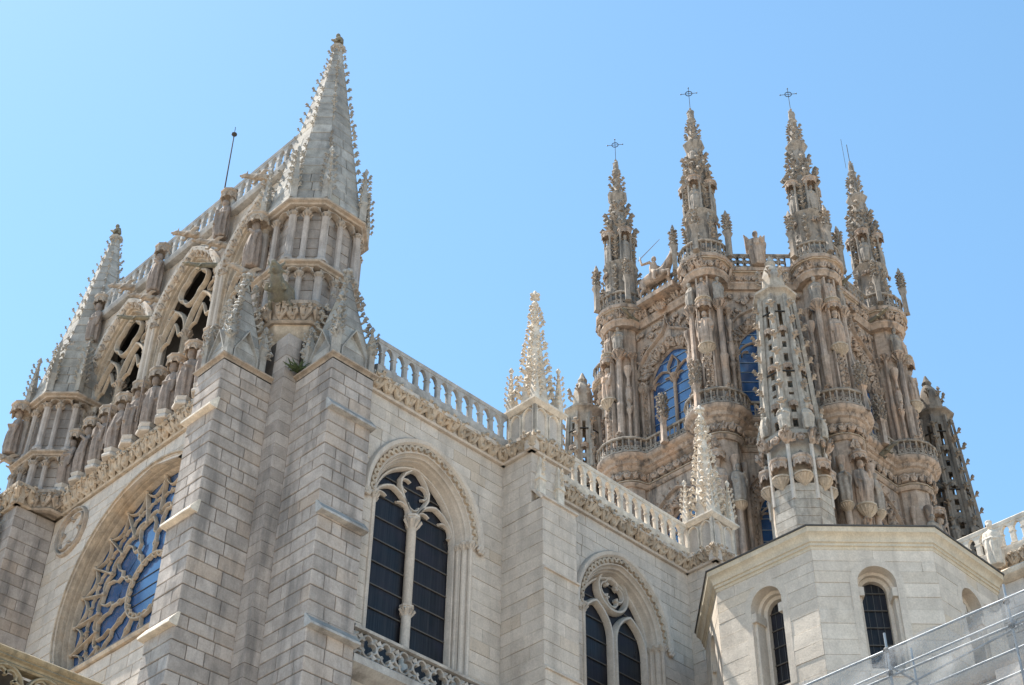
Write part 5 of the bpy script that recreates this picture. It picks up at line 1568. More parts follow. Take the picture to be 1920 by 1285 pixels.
# corner buttresses of the lantern: clustered shafts, niches and panels, built once about the origin facing +x
def lantern_buttress(label):
    t = thing('lantern_buttress', label, 'buttress', (0, 0, 0))
    b = MB(); b.lathe([(0.86, 33.2), (0.86, 41.3), (0.74, 42.5), (0.74, 50.7)], 8, rot=pi / 8); obj('core', b, 'lantern', t)
    F0 = Frame((0.72, 0, 0), (0, 1, 0), (1, 0, 0))
    b = MB(); b.fbox(F0, -0.3, -0.22, 42.6, 50.5, 0, 0.2); b.fbox(F0, 0.22, 0.3, 42.6, 50.5, 0, 0.2); b.fbox(F0, -0.3, 0.3, 46.05, 46.2, 0, 0.24); b.fbox(F0, -0.3, 0.3, 48.55, 48.7, 0, 0.2); obj('pilaster', b, 'lantern', t)
    for i in range(9):
        obj('carved_leaf', LF['lantern'], None, t, F0.mat(0, 43.0 + i * 0.33, 0.02, rnd.uniform(-0.4, 0.4), 1.1))
    for i in range(8):
        obj('carved_leaf', LF['lantern'], None, t, F0.mat(rnd.uniform(-0.1, 0.1), 34.0 + i * 0.4, 0.12, rnd.uniform(-0.4, 0.4), 1.1))
    # brackets (shells) and canopies
    sh = MB()
    for k in range(9):
        a = -pi / 2 + pi * k / 8
        sh.tube([(0, 0, -0.42), (0.24 * cos(a), 0.24 * sin(a), -0.16), (0.34 * cos(a), 0.34 * sin(a), 0.0)], [0.05, 0.075, 0.08], 5)
    sh.lathe([(0.36, 0.0), (0.4, 0.03), (0.4, 0.1), (0.3, 0.12)], 10)
    shm = sh.mesh('shell_bracket', 40); shm.materials.append(M['warm'])
    for x, z, s_ in ((0.86, 49.0, 1.0), (0.9, 46.2, 1.05), (0.98, 37.5, 1.15)):
        obj('shell_bracket', shm, None, t, Matrix.Translation((x, 0, z)) @ Matrix.Diagonal((s_, s_, s_, 1)))
    for x, z in ((0.9, 48.5), (0.98, 39.95)):
        obj('canopy', CAN_L, None, t, Matrix.Translation((x, 0, z)))
    for i in range(3):
        obj('carved_scroll', SR['lantern'], None, t, F0.mat(0, 40.75 + i * 0.1, 0.15, i, 1.0))
    # fluted columns each side, two stages and a ring
    for s in (-1, 1):
        for a, r0, rr in ((46, 0.93, 0.15), (88, 0.88, 0.1)):
            x, y = r0 * cos(radians(a * s)), r0 * sin(radians(a * s))
            b = MB(); n = 16
            prof = [(rr * 1.5, 42.6), (rr * 1.5, 43.5), (rr * 1.15, 43.7), (rr * 1.2, 45.5), (rr * 1.35, 45.6), (rr * 1.35, 45.75), (rr, 45.85), (rr * 0.92, 48.5), (rr * 1.15, 48.55)]
            rings = []
            for r, z in prof:
                fl = 0.1 if 43.6 < z < 48.52 else 0
                rings.append([(x + r * (1 - fl * (j % 2)) * cos(2 * pi * j / n), y + r * (1 - fl * (j % 2)) * sin(2 * pi * j / n), z) for j in range(n)])
            b.loft(rings)
            o = obj('column', b, 'lantern', t)
            s_ = rr / 0.1
            obj('capital', CP['lantern'], None, o, Matrix.Translation((x, y, 48.7)) @ Matrix.Diagonal((s_, s_, s_ * 0.9, 1)))
            b = MB(); b.lathe([(rr * 1.3, 33.2), (rr * 1.1, 33.6), (rr, 33.7), (rr, 39.6), (rr * 1.4, 39.9), (rr * 1.5, 40.1)], 10, (x * 1.08, y * 1.08, 0)); obj('lower_column', b, 'lantern', t)
            if a == 46:
                obj('small_figure', STAT_LO[0 if s > 0 else 1], None, t, Matrix.Translation((x, y, 48.95)) @ Matrix.Rotation(radians(a * s), 4, 'Z') @ Matrix.Diagonal((0.78, 0.78, 0.75, 1)))
                for i in range(4):
                    obj('carved_leaf', LF['lantern'], None, t, Matrix.Translation((x * 1.12, y * 1.12, 42.9 + 0.25 * i)) @ Matrix.Rotation(radians(a * s), 4, 'Z') @ Matrix(((0, 0, 1, 0), (1, 0, 0, 0), (0, 1, 0, 0), (0, 0, 0, 1))))
                obj('lower_figure', STAT_LO[2], None, t, Matrix.Translation((x * 1.2, y * 1.2, 37.7)) @ Matrix.Rotation(radians(a * s), 4, 'Z') @ Matrix.Diagonal((0.95, 0.95, 0.95, 1)))
                obj('shell_bracket', shm, None, t, Matrix.Translation((x * 1.15, y * 1.15, 37.6)) @ Matrix.Rotation(radians(a * s), 4, 'Z') @ Matrix.Diagonal((0.8, 0.8, 0.8, 1)))
        # candelabrum where the wall begins
        x, y = 0.36, s * 0.98
        b = MB(); b.lathe([(0.07, 42.6), (0.09, 43.0), (0.06, 45.0), (0.09, 45.1), (0.16, 45.3), (0.08, 45.5), (0.15, 45.9), (0.17, 46.3), (0.09, 46.7), (0.07, 47.2), (0.16, 47.5), (0.2, 47.7), (0.2, 47.85)], 8, (x, y, 0))
        o = obj('candelabrum', b, 'lantern', t)
        for i in range(4):
            for da in (0, 2.1, 4.2):
                obj('crocket', CR['lantern'], None, o, Matrix.Translation((x, y, 45.3 + 0.4 * i)) @ Matrix.Rotation(da + i, 4, 'Z') @ Matrix.Diagonal((0.6, 0.6, 0.6, 1)))
    return t
CAN_L = with_mat(CANOPY, 'lantern', 'canopy')
VN = ['far right', 'rear right', 'rear', 'far rear left', 'far left', 'front left', 'front middle-left', 'front middle-right']
LB = lantern_buttress('tmp')
ANG = [pi / 8 + k * pi / 4 for k in range(8)]
def lantern_pinnacle(label):
    t = thing('lantern_pinnacle', label, 'pinnacle', (0, 0, 0))
    b = MB(); b.lathe([(0.86, 51.5), (0.80, 51.8), (0.68, 51.95), (0.62, 54.85), (0.7, 54.95), (0.74, 55.08), (0.62, 55.2)], 8, rot=pi / 8); obj('drum', b, 'lantern_dark', t)
    for k in range(4):
        a = k * pi / 2
        obj('shield_relief', SR['lantern'], None, t, Matrix.Translation((0.58 * cos(a), 0.58 * sin(a), 54.4)) @ Matrix.Rotation(a, 4, 'Z') @ Matrix(((0, 0, 1, 0), (1, 0, 0, 0), (0, 1, 0, 0), (0, 0, 0, 1))))
        a += pi / 4
        b = MB(); b.lathe([(0.12, 51.9), (0.1, 52.2), (0.075, 52.3), (0.07, 54.3), (0.12, 54.5), (0.04, 54.9)], 5, (0.62 * cos(a), 0.62 * sin(a), 0)); o = obj('angle_shaft', b, 'lantern_dark', t)
        for i in range(5):
            obj('crocket', CR['lantern_dark'], None, o, Matrix.Translation((0.66 * cos(a), 0.66 * sin(a), 52.6 + 0.42 * i)) @ Matrix.Rotation(a + rnd.uniform(-0.4, 0.4), 4, 'Z') @ Matrix.Diagonal((0.75, 0.9, 0.8, 1)))
        obj('relief_figure', STAT_LO[k % 3], None, t, Matrix.Translation((0.56 * cos(a - pi / 4), 0.56 * sin(a - pi / 4), 52.3)) @ Matrix.Rotation(a - pi / 4, 4, 'Z') @ Matrix.Diagonal((0.5, 0.5, 0.75, 1)))
    b = MB(); b.lathe([(0.36, 55.1), (0.32, 57.3), (0.36, 57.5), (0.27, 60.0)], 8, rot=pi / 8); obj('shaft', b, 'lantern_dark', t)
    for k in range(8):
        a = pi / 8 + k * pi / 4
        b = MB(); b.lathe([(0.08, 55.15), (0.05, 55.3), (0.045, 56.9), (0.09, 57.1)], 6, (0.6 * cos(a), 0.6 * sin(a), 0)); obj('colonnette', b, 'lantern_dark', t)
        a2 = k * pi / 4; m = Matrix.Rotation(a2, 4, 'Z')
        if k % 2 == 0:
            obj('niche_figure', STAT_LO[(k // 2) % 3], None, t, Matrix.Translation((0.5 * cos(a2), 0.5 * sin(a2), 55.2)) @ m @ Matrix.Diagonal((0.6, 0.6, 0.86, 1)))
            obj('canopy', CAN_L, None, t, Matrix.Translation((0.5 * cos(a2), 0.5 * sin(a2), 57.05)) @ m @ Matrix.Diagonal((0.75, 0.75, 1.0, 1)))
        else:
            for i in range(4):
                obj('crocket', CR['lantern_dark'], None, t, Matrix.Translation((0.4 * cos(a2), 0.4 * sin(a2), 55.4 + 0.45 * i)) @ m @ Matrix.Diagonal((0.95, 1.0, 0.95, 1)))
        # gablets and hooked leaves alternating up the shaft
        for i, (z, r, s_) in enumerate(((57.55, 0.46, 1.0), (58.15, 0.38, 1.0), (58.75, 0.34, 0.95), (59.35, 0.3, 0.9))):
            aa = a if i % 2 == 0 else a2
            if (k + i) % 7 == 3 and i: continue
            s2 = s_ * rnd.uniform(1.0, 1.45)
            obj('crocket', CR['lantern_dark'], None, t, Matrix.Translation((r * 0.85 * cos(aa), r * 0.85 * sin(aa), z - 0.15)) @ Matrix.Rotation(aa, 4, 'Z') @ Matrix.Diagonal((s2, s2, s2 * 1.25, 1)))
        if k % 2 == 0:
            obj('upper_figure', STAT_LO[(k // 2) % 3], None, t, Matrix.Translation((0.36 * cos(a2), 0.36 * sin(a2), 57.75)) @ m @ Matrix.Diagonal((0.45, 0.45, 0.5, 1)))
            obj('little_figure', STAT_LO[(k // 2 + 1) % 3], None, t, Matrix.Translation((0.29 * cos(a2), 0.29 * sin(a2), 59.0)) @ m @ Matrix.Diagonal((0.36, 0.36, 0.42, 1)))
    b = MB(); b.lathe([(0.28, 59.85), (0.42, 60.2), (0.46, 60.3), (0.46, 60.38), (0.3, 60.5), (0.22, 60.6), (0.15, 62.2), (0.21, 62.3), (0.16, 62.4)], 6); obj('capped_stage', b, 'lantern_dark', t)
    for k in range(6):
        a = k * pi / 3 + 0.2
        for i in range(3):
            obj('crocket', CR['lantern_dark'], None, t, Matrix.Translation((0.16 * cos(a), 0.16 * sin(a), 60.65 + 0.5 * i)) @ Matrix.Rotation(a + i * 0.5, 4, 'Z') @ Matrix.Diagonal((0.75, 0.75, 0.9, 1)))
    obj('crowning_figure', STAT_LO[0], None, t, Matrix.Translation((0, 0, 62.38)) @ Matrix.Diagonal((0.42, 0.42, 0.44, 1)))
    # flanking posts on the balcony
    for a in (-75, 0, 75):
        x, y = 1.12 * cos(radians(a)), 1.12 * sin(radians(a))
        b = MB(); b.lathe([(0.16, 51.8), (0.13, 52.0), (0.13, 53.1), (0.2, 53.3), (0.22, 53.4), (0.12, 53.5), (0.1, 54.6), (0.02, 54.9)], 4, (x, y, 0), radians(a) + pi / 4)
        o = obj('balcony_post', b, 'lantern_dark', t)
        for i in range(4):
            for da in (0, pi / 2, pi, -pi / 2):
                obj('crocket', CR['lantern_dark'], None, o, Matrix.Translation((x, y, 53.4 + 0.28 * i)) @ Matrix.Rotation(radians(a) + da + i * 0.4, 4, 'Z') @ Matrix.Diagonal((0.7, 0.7, 0.75, 1)))
    return t
LP = lantern_pinnacle('tmp')
PLAB = {5: 'leftmost tall lantern pinnacle with an iron cross', 6: 'tall lantern pinnacle with an iron cross, second from the left', 7: 'tall lantern pinnacle with an iron cross, third from the left', 0: 'rightmost tall lantern pinnacle with a thin rod',
        1: 'lantern pinnacle peeping out behind the third from the left', 4: 'lantern pinnacle hidden behind the leftmost one', 2: 'rear lantern pinnacle hidden by the right pinnacles', 3: 'rear lantern pinnacle hidden by the left pinnacles'}
BLAB = {5: 'left corner buttress of the lantern with niches and fluted columns', 6: 'corner buttress of the lantern between its left and middle faces', 7: 'corner buttress of the lantern between its middle and right faces', 0: 'right corner buttress of the lantern against the sky',
        1: 'rear right corner buttress of the lantern', 4: 'rear left corner buttress of the lantern against the sky'}
for k in (5, 6, 7, 0, 1, 4):
    pos = (LC.x + RV * cos(ANG[k]), LC.y + RV * sin(ANG[k]), 0)
    if k == 5:
        LB.location = pos; LB.rotation_euler = (0, 0, ANG[k]); LB['label'] = BLAB[k]
        LP.location = pos; LP.rotation_euler = (0, 0, ANG[k]); LP['label'] = PLAB[k]; LP.scale = (1.25, 1.25, 1.0)
    else:
        clone(LB, pos, ANG[k], BLAB[k]); 
        c = clone(LP, pos, ANG[k], PLAB[k])
        c.scale = (1.25, 1.25, 1.0) if k not in (1, 4) else (1.0, 1.0, 0.945)
# iron crosses and rods on the pinnacles
for k, lab in ((5, 'leftmost'), (6, 'second'), (7, 'third')):
    x, y = LC.x + RV * cos(ANG[k]), LC.y + RV * sin(ANG[k])
    t = thing('iron_cross', 'thin openwork iron cross on the %s lantern pinnacle from the left' % lab, 'cross', (x, y, 63.2))
    b = MB(); b.tube([(x, y, 63.0), (x, y, 64.9)], 0.016, 5); obj('shaft', b, 'iron', t)
    b = MB(); ca, sa = cos(0.5 + k), sin(0.5 + k)
    ca, sa = 0.8, 0.6
    b.tube([(x - 0.42 * ca, y - 0.42 * sa, 64.45), (x + 0.42 * ca, y + 0.42 * sa, 64.45)], 0.016, 5)
    for q, z in ((-0.42, 64.45), (0.42, 64.45), (0, 64.9)):
        b.ball((x + q * ca, y + q * sa, z), 0.04, 6, 4)
    b.sweep(Frame((x, y, 64.45), (ca, sa, 0), (sa, -ca, 0)), arc(0, 0, 0.18, 0, 360, 12)[:-1], [(-0.015, -0.015), (-0.015, 0.015), (0.015, 0.015), (0.015, -0.015)], True, True)
    obj('arms', b, 'iron', t)
x, y = LC.x + RV * cos(ANG[0]), LC.y + RV * sin(ANG[0])
b = MB(); b.tube([(x, y, 63.0), (x, y, 64.6)], 0.02, 5); b.tube([(x - 0.12, y - 0.3, 62.6), (x - 0.12, y - 0.3, 64.9)], 0.012, 5)
tag(obj('lightning_rod', b, 'iron'), 'thin rods on the rightmost lantern pinnacle', 'lightning rod')
# statues standing on the lantern buttresses
WN = {5: 'left corner', 6: 'second corner from the left', 7: 'third corner from the left', 0: 'right corner'}
for k in (5, 6, 7, 0):
    d = Vector((cos(ANG[k]), sin(ANG[k]), 0)); V = LC + d * RV
    statue(tuple(V + d * 0.92 + UP * 46.3), ANG[k], k, 'canopied statue at the %s of the upper lantern' % WN[k], STAT_L)
    statue(tuple(V + d * 0.86 + UP * 49.1), ANG[k], k + 2, 'small statue on a shell under the parapet, %s of the lantern' % WN[k], STAT_L, 0.66)
    statue(tuple(V + d * 1.0 + UP * 37.65), ANG[k], k + 1, 'large statue below the middle gallery, %s of the lantern' % WN[k], STAT_L, 1.1)
# pinnacled posts along the middle gallery
def rail_post(label, x, y, z=42.5):
    t = thing('gallery_post', label, 'pinnacle', (x, y, z))
    b = MB(); b.lathe([(0.2, z), (0.2, z + 0.15), (0.15, z + 0.2), (0.15, z + 1.2), (0.24, z + 1.35), (0.14, z + 1.5), (0.12, z + 2.4), (0.16, z + 2.5), (0.02, z + 2.9)], 4, (x, y, 0), 0.4); obj('post', b, 'lantern', t)
    for i in range(5):
        for k in range(5):
            a = k * 2 * pi / 5 + i * 0.6
            obj('crocket', CR['lantern_dark'], None, t, Matrix.Translation((x + 0.08 * cos(a), y + 0.08 * sin(a), z + 1.35 + 0.27 * i)) @ Matrix.Rotation(a, 4, 'Z') @ Matrix.Diagonal((0.8, 0.8, 0.8, 1)))
    return t
for phi, nm in ((-pi / 2, 'left'), (0.0, 'right')):
    F = faceframe(phi, 6.75)
    p = F.p(0.0, 0, 0.25); rail_post('crocketed post on the middle gallery before the %s lantern window' % nm, p.x, p.y)
for k in (6, 7):
    d = Vector((cos(ANG[k]), sin(ANG[k]), 0)); V = LC + d * (RV + 1.35) + Vector((-d.y, d.x, 0)) * (-0.55 if k == 6 else 0.55)
    rail_post('crocketed post on the middle gallery at the %s of the lantern' % WN[k], V.x, V.y)
for phi, off, z, lab, m_ in ((-pi / 2, -1.6, 50.9, 'spout below the top parapet at the left corner of the lantern', 1), (0.0, -1.5, 51.2, 'spout below the top parapet on the right face of the lantern', 1), (0.0, 1.5, 51.0, 'farther spout below the top parapet on the right face of the lantern', 1),
                       (0.0, 0.2, 42.3, 'dark spout under the middle gallery on the right face of the lantern', 0), (pi / 4, -0.6, 50.4, 'spout sticking out against the sky at the far right of the lantern', 1)):
    F = faceframe(phi, 6.4); p = F.p(off, z, 0.2)
    gargoyle(tuple(p), phi, lab, m_, 0.05, 0.65)

# rider with a raised sword on the left gable, angel on the middle one
b = MB()
b.tube([(-0.75, 0, 0.95), (-0.3, 0, 1.0), (0.25, 0, 0.98), (0.6, 0, 1.05)], [0.26, 0.31, 0.3, 0.26], 9)
b.tube([(0.5, 0, 1.1), (0.8, 0, 1.5), (0.92, 0, 1.72)], [0.24, 0.17, 0.13], 8)
b.tube([(0.86, 0, 1.74), (1.12, 0, 1.62), (1.28, 0, 1.5)], [0.14, 0.11, 0.08], 7)
for s in (-1, 1):
    b.tube([(0.88, s * 0.06, 1.82), (0.86, s * 0.08, 1.97)], [0.04, 0.015], 4)
    b.tube([(-0.68, s * 0.15, 0.85), (-0.55, s * 0.18, 0.5), (-0.78, s * 0.18, 0.3), (-0.7, s * 0.18, 0.0)], [0.17, 0.11, 0.075, 0.07], 6)
b.tube([(0.5, 0.16, 0.85), (0.6, 0.18, 0.45), (0.6, 0.18, 0.0)], [0.13, 0.09, 0.07], 6)
b.tube([(0.5, -0.16, 0.85), (0.85, -0.18, 0.75), (0.8, -0.18, 0.42)], [0.13, 0.09, 0.06], 6)
b.tube([(-0.8, 0, 1.1), (-1.0, 0, 0.9), (-1.0, 0, 0.45)], [0.09, 0.1, 0.05], 6)
b.tube([(-0.1, 0, 1.2), (-0.12, 0, 1.6), (-0.1, 0, 1.88)], [0.21, 0.2, 0.12], 9)
b.ball((-0.08, 0, 2.08), (0.13, 0.11, 0.16), 8, 6)
for s in (-1, 1):
    b.tube([(-0.05, s * 0.18, 1.25), (0.2, s * 0.34, 0.95), (0.16, s * 0.36, 0.55), (0.28, s * 0.36, 0.5)], [0.13, 0.1, 0.07, 0.05], 6)
b.tube([(-0.1, -0.2, 1.8), (-0.45, -0.38, 1.72), (-0.55, -0.36, 2.15)], [0.08, 0.07, 0.055], 6)
b.tube([(-0.1, 0.2, 1.8), (0.15, 0.28, 1.55), (0.35, 0.12, 1.5)], [0.08, 0.07, 0.05], 6)
me = remeshed(b, 'rider', 0.035); me.materials.append(M['lantern'])
t = thing('equestrian_statue', 'stone rider on a horse raising a sword above the left lantern window', 'statue', (-35.2, 44.25, 51.6))
obj('horse_and_rider', me, None, t, Matrix.Translation((-35.2, 44.25, 51.55)) @ Matrix.Diagonal((1.15, 1.15, 1.15, 1)))
b = MB(); b.tube([(-35.95, 43.82, 53.95), (-34.6, 43.95, 54.65)], [0.03, 0.015], 5); b.tube([(-35.78, 43.82, 53.9), (-35.86, 43.84, 54.2)], 0.025, 5); obj('sword', b, 'tube', t)
b = MB(); b.box(-36.3, -34.0, 43.95, 44.6, 51.3, 51.57); obj('plinth', b, 'lantern', t)
F = faceframe(-pi / 4, 6.4); p = F.p(-0.1, 51.75, 0.25)
me = remeshed(robed(MB(), 2.3, 91, 1, 0, True, 'book'), 'angel', 0.04); me.materials.append(M['lantern'])
statue(tuple(p), -pi / 4, 0, 'winged stone angel standing on the top parapet of the middle lantern face', mesh=me)

# ------------------------------------------------------------------ openwork turrets at the corners of the crossing
def openwork_turret(label):
    t = thing('openwork_turret', label, 'turret', (0, 0, 0))
    b = MB(); b.lathe([(1.3, 27.0), (1.26, 36.9), (1.1, 37.0), (1.1, 39.3), (1.35, 39.4), (1.35, 39.6)], 8, rot=pi / 8); obj('base_shaft', b, 'mortar_pale', t)
    A = Ashlar(t, 'clean2', 0.01, 0.01)
    for k in range(8):
        d = Vector((cos(k * pi / 4), sin(k * pi / 4), 0)); hw = 1.29 * math.tan(pi / 8) * cos(pi / 8)
        A.rows(Frame(d * (1.29 * cos(pi / 8)), (-d.y, d.x, 0), d), courses(33.0, 36.95, 0.4), rect(-hw, hw), 0.6, 1.1, None, 0.05)
    A.flush()
    for k in range(8):
        a = k * pi / 4; am = a + pi / 8
        d = Vector((cos(a), sin(a), 0)); n = d
        # canopied tier
        obj('canopy', CAN_L, None, t, Matrix.Translation(d * 1.18 + UP * 37.75) @ Matrix.Rotation(a, 4, 'Z') @ Matrix.Diagonal((1.05, 1.05, 1.3, 1)))
        obj('shell_bracket', SHELL2, None, t, Matrix.Translation(d * 1.18 + UP * 37.25) @ Matrix.Rotation(a, 4, 'Z'))
        b = MB(); e = Vector((cos(am), sin(am), 0)); b.lathe([(0.09, 36.2), (0.09, 38.9)], 6, (e.x * 1.26, e.y * 1.26, 0)); obj('angle_shaft', b, 'wall', t)
        obj('carved_scroll', SR['lantern'], None, t, Frame((0, 0, 0), (-d.y, d.x, 0), d).mat(0, 39.1, 1.2, 0, 1.5))
        obj('carved_leaf', LF['lantern'], None, t, Frame((0, 0, 0), (-e.y, e.x, 0), e).mat(0, 39.1, 1.3, 0, 1.4))
        # kneeling figures at the foot of the ribs
        obj('small_figure', STAT_LO2[k % 3], None, t, Matrix.Translation(e * 1.28 + UP * 39.6) @ Matrix.Rotation(am, 4, 'Z') @ Matrix.Diagonal((0.75, 0.75, 0.65, 1)))
        for q_ in range(3):     # niches stacked up the panel
            zq = (40.95, 43.05, 45.2)[q_]
            obj('canopy', CAN_L, None, t, Matrix.Translation(d * ((1.15 - 0.4 * (zq - 39.5) / 7.9) * 0.9) + UP * zq) @ Matrix.Rotation(a, 4, 'Z') @ Matrix.Diagonal((0.5, 0.55, 0.7, 1)))
        # rib
        b = MB()
        b.loft([[tuple(e * r + Vector((-e.y, e.x, 0)) * w * q0 + e * (w * 0.9 * q1) + UP * z) for q0, q1 in ((-1, -0.6), (-0.5, 0.8), (0.5, 0.8), (1, -0.6))] for r, z, w in ((1.22, 39.5, 0.14), (1.03, 43.5, 0.125), (0.83, 47.4, 0.10))])
        o = obj('rib', b, 'clean2', t)
        for i in range(7):
            q = 0.1 + i * 0.135; z = 40.2 + q * 7.0; r = 1.21 - 0.4 * (z - 39.5) / 7.9
            obj('crocket', CR['carved'], None, o, Matrix.Translation(e * (r + 0.06) + UP * z) @ Matrix.Rotation(am, 4, 'Z') @ Matrix.Diagonal((1.05, 1.35, 0.95, 1)))
        # pierced panel between ribs
        R = lambda z: (1.15 - 0.4 * (z - 39.5) / 7.9) * cos(pi / 8)
        b = MB()
        def strip(z0, z1, f0, f1):
            vs = []
            for c in (0.0, -0.1):
                for z, in ((z0,), (z1,)):
                    hw = (R(z) + 0.0) * math.tan(pi / 8)
                    for f in (f0, f1):
                        p = d * (R(z) + c) + Vector((-d.y, d.x, 0)) * (f * hw) + UP * z
                        vs.append(p)
            b.add(vs, [(0, 1, 3, 2), (4, 6, 7, 5), (0, 4, 5, 1), (2, 3, 7, 6), (0, 2, 6, 4), (1, 5, 7, 3)])
        strip(39.5, 47.4, -1, -0.27); strip(39.5, 47.4, 0.27, 1)
        for z0, z1 in ((39.5, 39.85), (40.3, 40.65), (41.3, 41.6), (41.75, 42.0), (42.35, 42.6), (43.3, 43.5), (43.95, 44.3), (44.65, 44.9), (46.9, 47.4)):
            strip(z0, z1, -0.3, 0.3)
        obj('pierced_panel', b, 'clean2', t)
    for z in (42.9, 46.4):
        r = (1.15 - 0.4 * (z - 39.5) / 7.9) + 0.05
        b = MB(); b.mould([(r * cos(pi / 8 + k * pi / 4), r * sin(pi / 8 + k * pi / 4)) for k in range(8)], [(-0.03, z - 0.025), (0.02, z - 0.025), (0.02, z + 0.025), (-0.03, z + 0.025)]); obj('iron_band', b, 'iron', t)
    b = MB(); b.lathe([(0.7, 47.3), (0.8, 47.5), (0.86, 47.62), (1.0, 47.7), (1.02, 47.8), (0.85, 47.86), (0.56, 47.9), (0.53, 48.6), (0.5, 49.0), (0.36, 49.5), (0.2, 49.75), (0.26, 49.9), (0.16, 50.1), (0.05, 50.4)], 8, rot=pi / 8); obj('cap', b, 'clean2', t)
    for k in range(8):
        a = pi / 8 + k * pi / 4
        obj('crocket', CR['carved'], None, t, Matrix.Translation((0.5 * cos(a), 0.5 * sin(a), 48.75)) @ Matrix.Rotation(a, 4, 'Z') @ Matrix.Diagonal((1.1, 1.1, 1.3, 1)))
    return t
M['clean2'] = stone('streaked_pale_stone', (0.43, 0.38, 0.32), stain=(0.13, 0.115, 0.10), stain_amt=0.75, lichen=0.6, warm_amt=0.3, scale=1.5)
STAT_LO2 = [with_mat(m_, 'clean2', 'small_figure') for m_ in STAT_LO]
_s = MB()
for k in range(9):
    a = -pi / 2 + pi * k / 8
    _s.tube([(0, 0, -0.42), (0.24 * cos(a), 0.24 * sin(a), -0.16), (0.34 * cos(a), 0.34 * sin(a), 0.0)], [0.05, 0.075, 0.08], 5)
_s.lathe([(0.36, 0.0), (0.4, 0.03), (0.4, 0.1), (0.3, 0.12)], 10)
SHELL2 = _s.mesh('shell_bracket', 40); SHELL2.materials.append(M['warm'])
ow = openwork_turret('pale openwork stair turret with iron bands standing before the lantern')
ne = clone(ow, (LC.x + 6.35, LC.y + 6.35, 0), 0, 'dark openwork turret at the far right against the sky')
M['dark_stone'] = stone('dark_turret_stone', (0.22, 0.19, 0.16), stain=(0.07, 0.065, 0.06), stain_amt=0.8, lichen=0.8, warm_amt=0.3, scale=1.6)  # darker base and stain than the other openwork turrets
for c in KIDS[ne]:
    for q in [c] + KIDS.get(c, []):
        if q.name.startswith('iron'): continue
        q.material_slots[0].link = 'OBJECT'; q.material_slots[0].material = M['dark_stone']
clone(ow, (LC.x - 5.9, LC.y - 5.9, 0), 0, 'openwork turret left of the lantern behind the balustrade')
ow.location = (LC.x + 6.2, LC.y - 6.2, 0)
# ------------------------------------------------------------------ polygonal chapel at the right
CC = Vector((-20.65, 33.53, 0)); CA = 3.83
ch = thing('polygonal_chapel', 'smooth pale eight-sided chapel with round-headed windows and a dark-edged eave', 'chapel', (CC.x, CC.y, 0))
A = Ashlar(ch, 'chapel', 0.006, 0.005)
hwid = CA * math.tan(pi / 8)
WINP = pointed(0.5, 22.42, 0.5, 10, 0, 19.9); WINO = pointed(0.64, 22.42, 0.64, 10, 0, 19.9)
FACN = {-90: 'front left', -45: 'middle', 0: 'right', -135: 'far left'}
for k in range(8):
    phi = -135 + 45 * k
    n = Vector((cos(radians(phi)), sin(radians(phi)), 0)); u = Vector((-n.y, n.x, 0))
    F = Frame(CC + n * CA, u, n)
    has = phi in FACN
    sp = around(-hwid, hwid, WINO) if has else rect(-hwid, hwid)
    if has:
        A.rows(F, courses(15.0, 19.9, 0.5)[:-1] + courses(19.9, 22.42, 0.42)[:-1] + [22.42, 22.76, 23.06, 23.45], sp, 0.8, 1.4, None, 0.1)
    bb = core(F, courses(14.5, 22.42, 0.3, 0) + courses(22.42, 23.06, 0.06, 0)[1:] + [23.3, 23.6], sp, -0.9, -0.012)
    bb.fbox(F, -hwid, hwid, 0, 14.6, -0.9, 0.0)
    obj('wall_core', bb, 'chapel', ch)
    if has:
        t = thing('chapel_window', 'deep round-headed window in the %s side of the pale chapel' % FACN[phi], 'window', F.p(0, 19.9, 0))
        b = MB(); b.sweep(F, WINP, [(0.2, -0.06), (0.2, 0.016), (0.0, 0.018), (0.0, -0.3), (-0.07, -0.34), (-0.07, -0.46), (-0.16, -0.5), (-0.16, -0.66)]); obj('splayed_reveal', b, 'chapel', t)
        for s in (-1, 1):
            b = MB(); b.fbox(F, min(s * 0.5, s * 0.36), max(s * 0.5, s * 0.36), 22.05, 22.3, -0.42, -0.0)
            b.fbox(F, min(s * 0.5, s * 0.42), max(s * 0.5, s * 0.42), 19.9, 22.05, -0.4, -0.1); obj('impost', b, 'chapel', t)
        b = MB(); b.sweep(F, [(-0.52, 0), (0.52, 0)], [(19.75, -0.66), (19.75, 0.05), (19.82, 0.06), (20.05, -0.66)], False, True); obj('sill', b, 'chapel', t)
        panes(t, F, pointed(0.36, 22.4, 0.37, 10, 0, 19.95), 19.95, -0.64, 'glass_dark', 0.5, barmat='bar')
        for a in (-0.18, 0.0, 0.18):
            b = MB(); b.fbox(F, a - 0.008, a + 0.008, 19.95, 22.7, -0.635, -0.625); obj('lead_came', b, 'lead', t)
A.flush()
octp = [(CC.x + CA / cos(pi / 8) * cos(pi / 8 + k * pi / 4), CC.y + CA / cos(pi / 8) * sin(pi / 8 + k * pi / 4)) for k in range(8)]
b = MB(); b.mould(octp, [(-0.3, 23.4), (0.02, 23.4), (0.03, 23.48), (0.07, 23.5), (0.06, 23.58), (0.1, 23.6), (0.1, 23.68), (0.17, 23.8), (0.22, 23.84), (0.24, 23.98), (-0.3, 23.99)]);
M['warm2'] = stone('eave_stone', (0.60, 0.53, 0.42), stain_amt=0.15, lichen=0.1, warm=(0.58, 0.46, 0.3), warm_amt=0.4, con=0.14)
obj('eave_cornice', b, 'warm2', ch)
b = MB(); b.mould(octp, [(-0.3, 23.99), (0.27, 23.985), (0.28, 24.02), (-0.3, 24.06)]); obj('eave_flashing', b, 'lead', ch)
